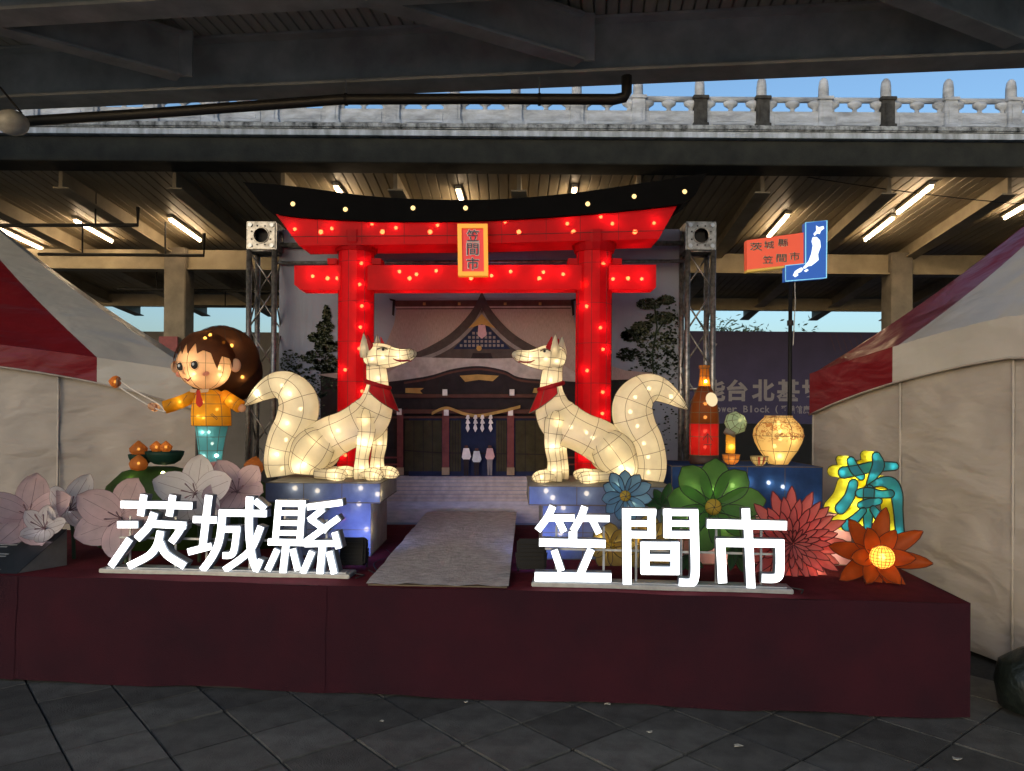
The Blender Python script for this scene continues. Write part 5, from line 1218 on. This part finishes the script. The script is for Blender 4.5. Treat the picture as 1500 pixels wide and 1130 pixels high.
tie = MB().loft([[GP(298+dx*s+.8*k, 572+6*k, -19-.6*k+abs(dx)*.15) for s in (-1, 0, 1)] for k, dx in ((0, 2), (.6, 3), (1.5, 3.5), (3, 5.5), (3.7, 4), (4.2, .6))], cap=False, closed=False).obj('necktie', skin('tie_red', (.5, .03, .02), .5, .03), jk, True)
for s in (-1, 1): MB().loft([[GP(298+s*2, 571, -17), GP(298+s*14, 570, -13)], [GP(298+s*4, 576, -18.6), GP(298+s*13, 575, -16)]], cap=False, closed=False).obj('collar', skin('collar_cream', (.7, .6, .45), .5, .02), jk)
MB().tube([GP(318, 606, -18.8), GP(326, 613, -18.6), GP(325, 615, -18.8), GP(316, 607, -19)], .0022, 4, True).obj('pocket', WIRE, jk)
tg = thing('tongs', 'pale wire tongs held in the hand of the child lantern', 'tongs', tuple(hc+Vector((0, -.03, 0))))
tm = mat('white_wire', (.6, .56, .52), .5)
h0 = hc+Vector((0, -.035, .0)); e_ = GP(180, 563, -14)
MB().tube(cat_rom([tuple(GP(250, 604, -16)), tuple(h0), tuple(GP(205, 582, -16)), tuple(e_+Vector((.01, 0, -.02)))], 4), .0055, 6).obj('arm', tm, tg, True)
MB().tube(cat_rom([tuple(GP(250, 604, -16)), tuple(GP(240, 592, -17)), tuple(GP(205, 573, -16)), tuple(e_+Vector((.015, 0, .025)))], 4), .0055, 6).obj('arm', tm, tg, True)
def nut(c, r, label, par=None, tiltx=0, tip=(-1, 0, .1)):
    t = thing('chestnut_lantern', label, 'chestnut lantern', tuple(c), 0, 'chestnut lanterns')
    tip = Vector(tip).normalized(); s = tip.orthogonal().normalized(); b = tip.cross(s)
    prof = [(-.75, .45), (-.55, .85), (-.1, 1), (.35, .82), (.75, .42), (1.05, .06)]
    rings = [[c+tip*r*z+(s*math.cos(i*.449)+b*math.sin(i*.449))*r*q for i in range(14)] for z, q in prof]
    MB().loft(rings[1:]).obj('shell', skin('chestnut_cloth', (.34, .12, .03), .55, .05, (1, .6, .2), amt=.35), t, True)
    MB().loft(rings[:2]).obj('pale_base', skin('chestnut_base', (.55, .34, .22), .55, .03), t, True)
    bulb(c, t, 36, .010)
nut(GP(176, 560, -14), .045, 'chestnut lantern gripped in the tongs')
zm = lambda px: 0
nut(P(203, 679, YM-.2), .062, 'chestnut lantern lying in front of the open burr', tip=(.2, -.3, 1))
nut(P(372, 683, YM-.12), .07, 'chestnut lantern on the mound beside the fox tail', tip=(.1, .4, 1))
bu = thing('burr_lantern', 'dark green open chestnut burr lantern holding brown nuts on the mound', 'burr lantern', tuple(P(236, 690, YM-.1)))
dg_ = skin('burr_green', (.012, .05, .035), .45, .02, amt=.4)
for px, py, rx, rz in ((241, 664, .135, .085), (206, 668, .085, .07)):
    c = P(px, py, YM-.12); MB().lathe([(.05, -1), (.5, -.9), (.8, -.6), (.95, -.15), (1, .15), (.9, .12), (.6, .0)], (0, 0, 0), 18)
    MB().loft([[c+Vector((rx*r*math.cos(i*.349), rx*.8*r*math.sin(i*.349), rz*z)) for i in range(18)] for r, z in [(.05, -1), (.5, -.9), (.8, -.6), (.95, -.15), (1, .15), (.92, .18), (.6, .05)]]).obj('husk', dg_, bu, True)
ct = skin('chestnut_cloth', (.34, .12, .03))
for px, py, r in ((203, 658, .062), (229, 655, .045), (243, 655, .045)):
    c = P(px, py, YM-.15); MB().loft([[c+Vector((r*q*math.cos(i*.449), r*.8*q*math.sin(i*.449), r*z)) for i in range(14)] for z, q in [(-.8, .5), (-.3, .95), (.1, 1), (.5, .6), (.95, .08)]]).obj('nut', ct, bu, True); bulb(c, bu, 30, .010)

# ------------------------------------------------------------ information board
ib = thing('information_board', 'sloping black information board with grey print at the stage edge', 'information board', tuple(on_stage(20, 838)))
Fb = on_stage(26, 841); Bb = on_stage(98, 829); Tb = P(98, 777, Bb.y); lf = Vector((-.62, .04, 0)); z3 = Vector((0, 0, .003))
MB().add([Fb+z3, Bb+z3, Tb, Fb+lf+z3, Bb+lf+z3, Tb+lf], [(0, 1, 2), (3, 5, 4), (0, 3, 4, 1), (1, 4, 5, 2), (0, 2, 5, 3)]).obj('stand', mat('board_grey', (.09, .085, .085), .6), ib)
nb = (Tb-Fb).cross(lf).normalized(); nb = nb if nb.z > 0 else -nb
upv = (Tb-Fb); rg = -lf.normalized()
def IB(s, t): return Fb+lf*s+upv*t+nb*.006
MB().prism([IB(-.0, -.01), IB(1, -.01), IB(1, 1.01), IB(-.0, 1.01)], nb*-.004).obj('panel', mat('board_black', (.012, .016, .022), .3), ib)
bar = mat('board_print', (.20, .22, .24), .6)
for t, s0, s1, hh in ((.88, .38, 1, .05), (.80, .38, 1, .025), (.66, .32, .95, .02), (.61, .32, .95, .02), (.56, .4, .95, .02), (.40, .3, .95, .02), (.35, .3, .95, .02), (.30, .36, .95, .02), (.06, .2, .95, .02)):
    MB().face([IB(s0, t)+nb*.002, IB(s1, t)+nb*.002, IB(s1, t+hh)+nb*.002, IB(s0, t+hh)+nb*.002]).obj('print_line', bar, ib)

# loose cables
cb = MB().tube(cat_rom([tuple(on_stage(540, 836)), tuple(on_stage(556, 842)), tuple(on_stage(548, 826)), tuple(on_stage(572, 815)), tuple(on_stage(566, 806))], 5), .006, 5).obj('floor_cable', DARK, None, True)
tagp(cb, 'black cable looping on the red carpet beside the left floodlight', 'cable')
cb = MB().tube([P(990+i*52, 225+26*math.sin(i/10*1.8)+i*5, 11.6) for i in range(11)], .008, 5).obj('overhead_wire', DARK, None, True)
tagp(cb, 'thin black wire sagging below the pavilion fascia', 'wire')
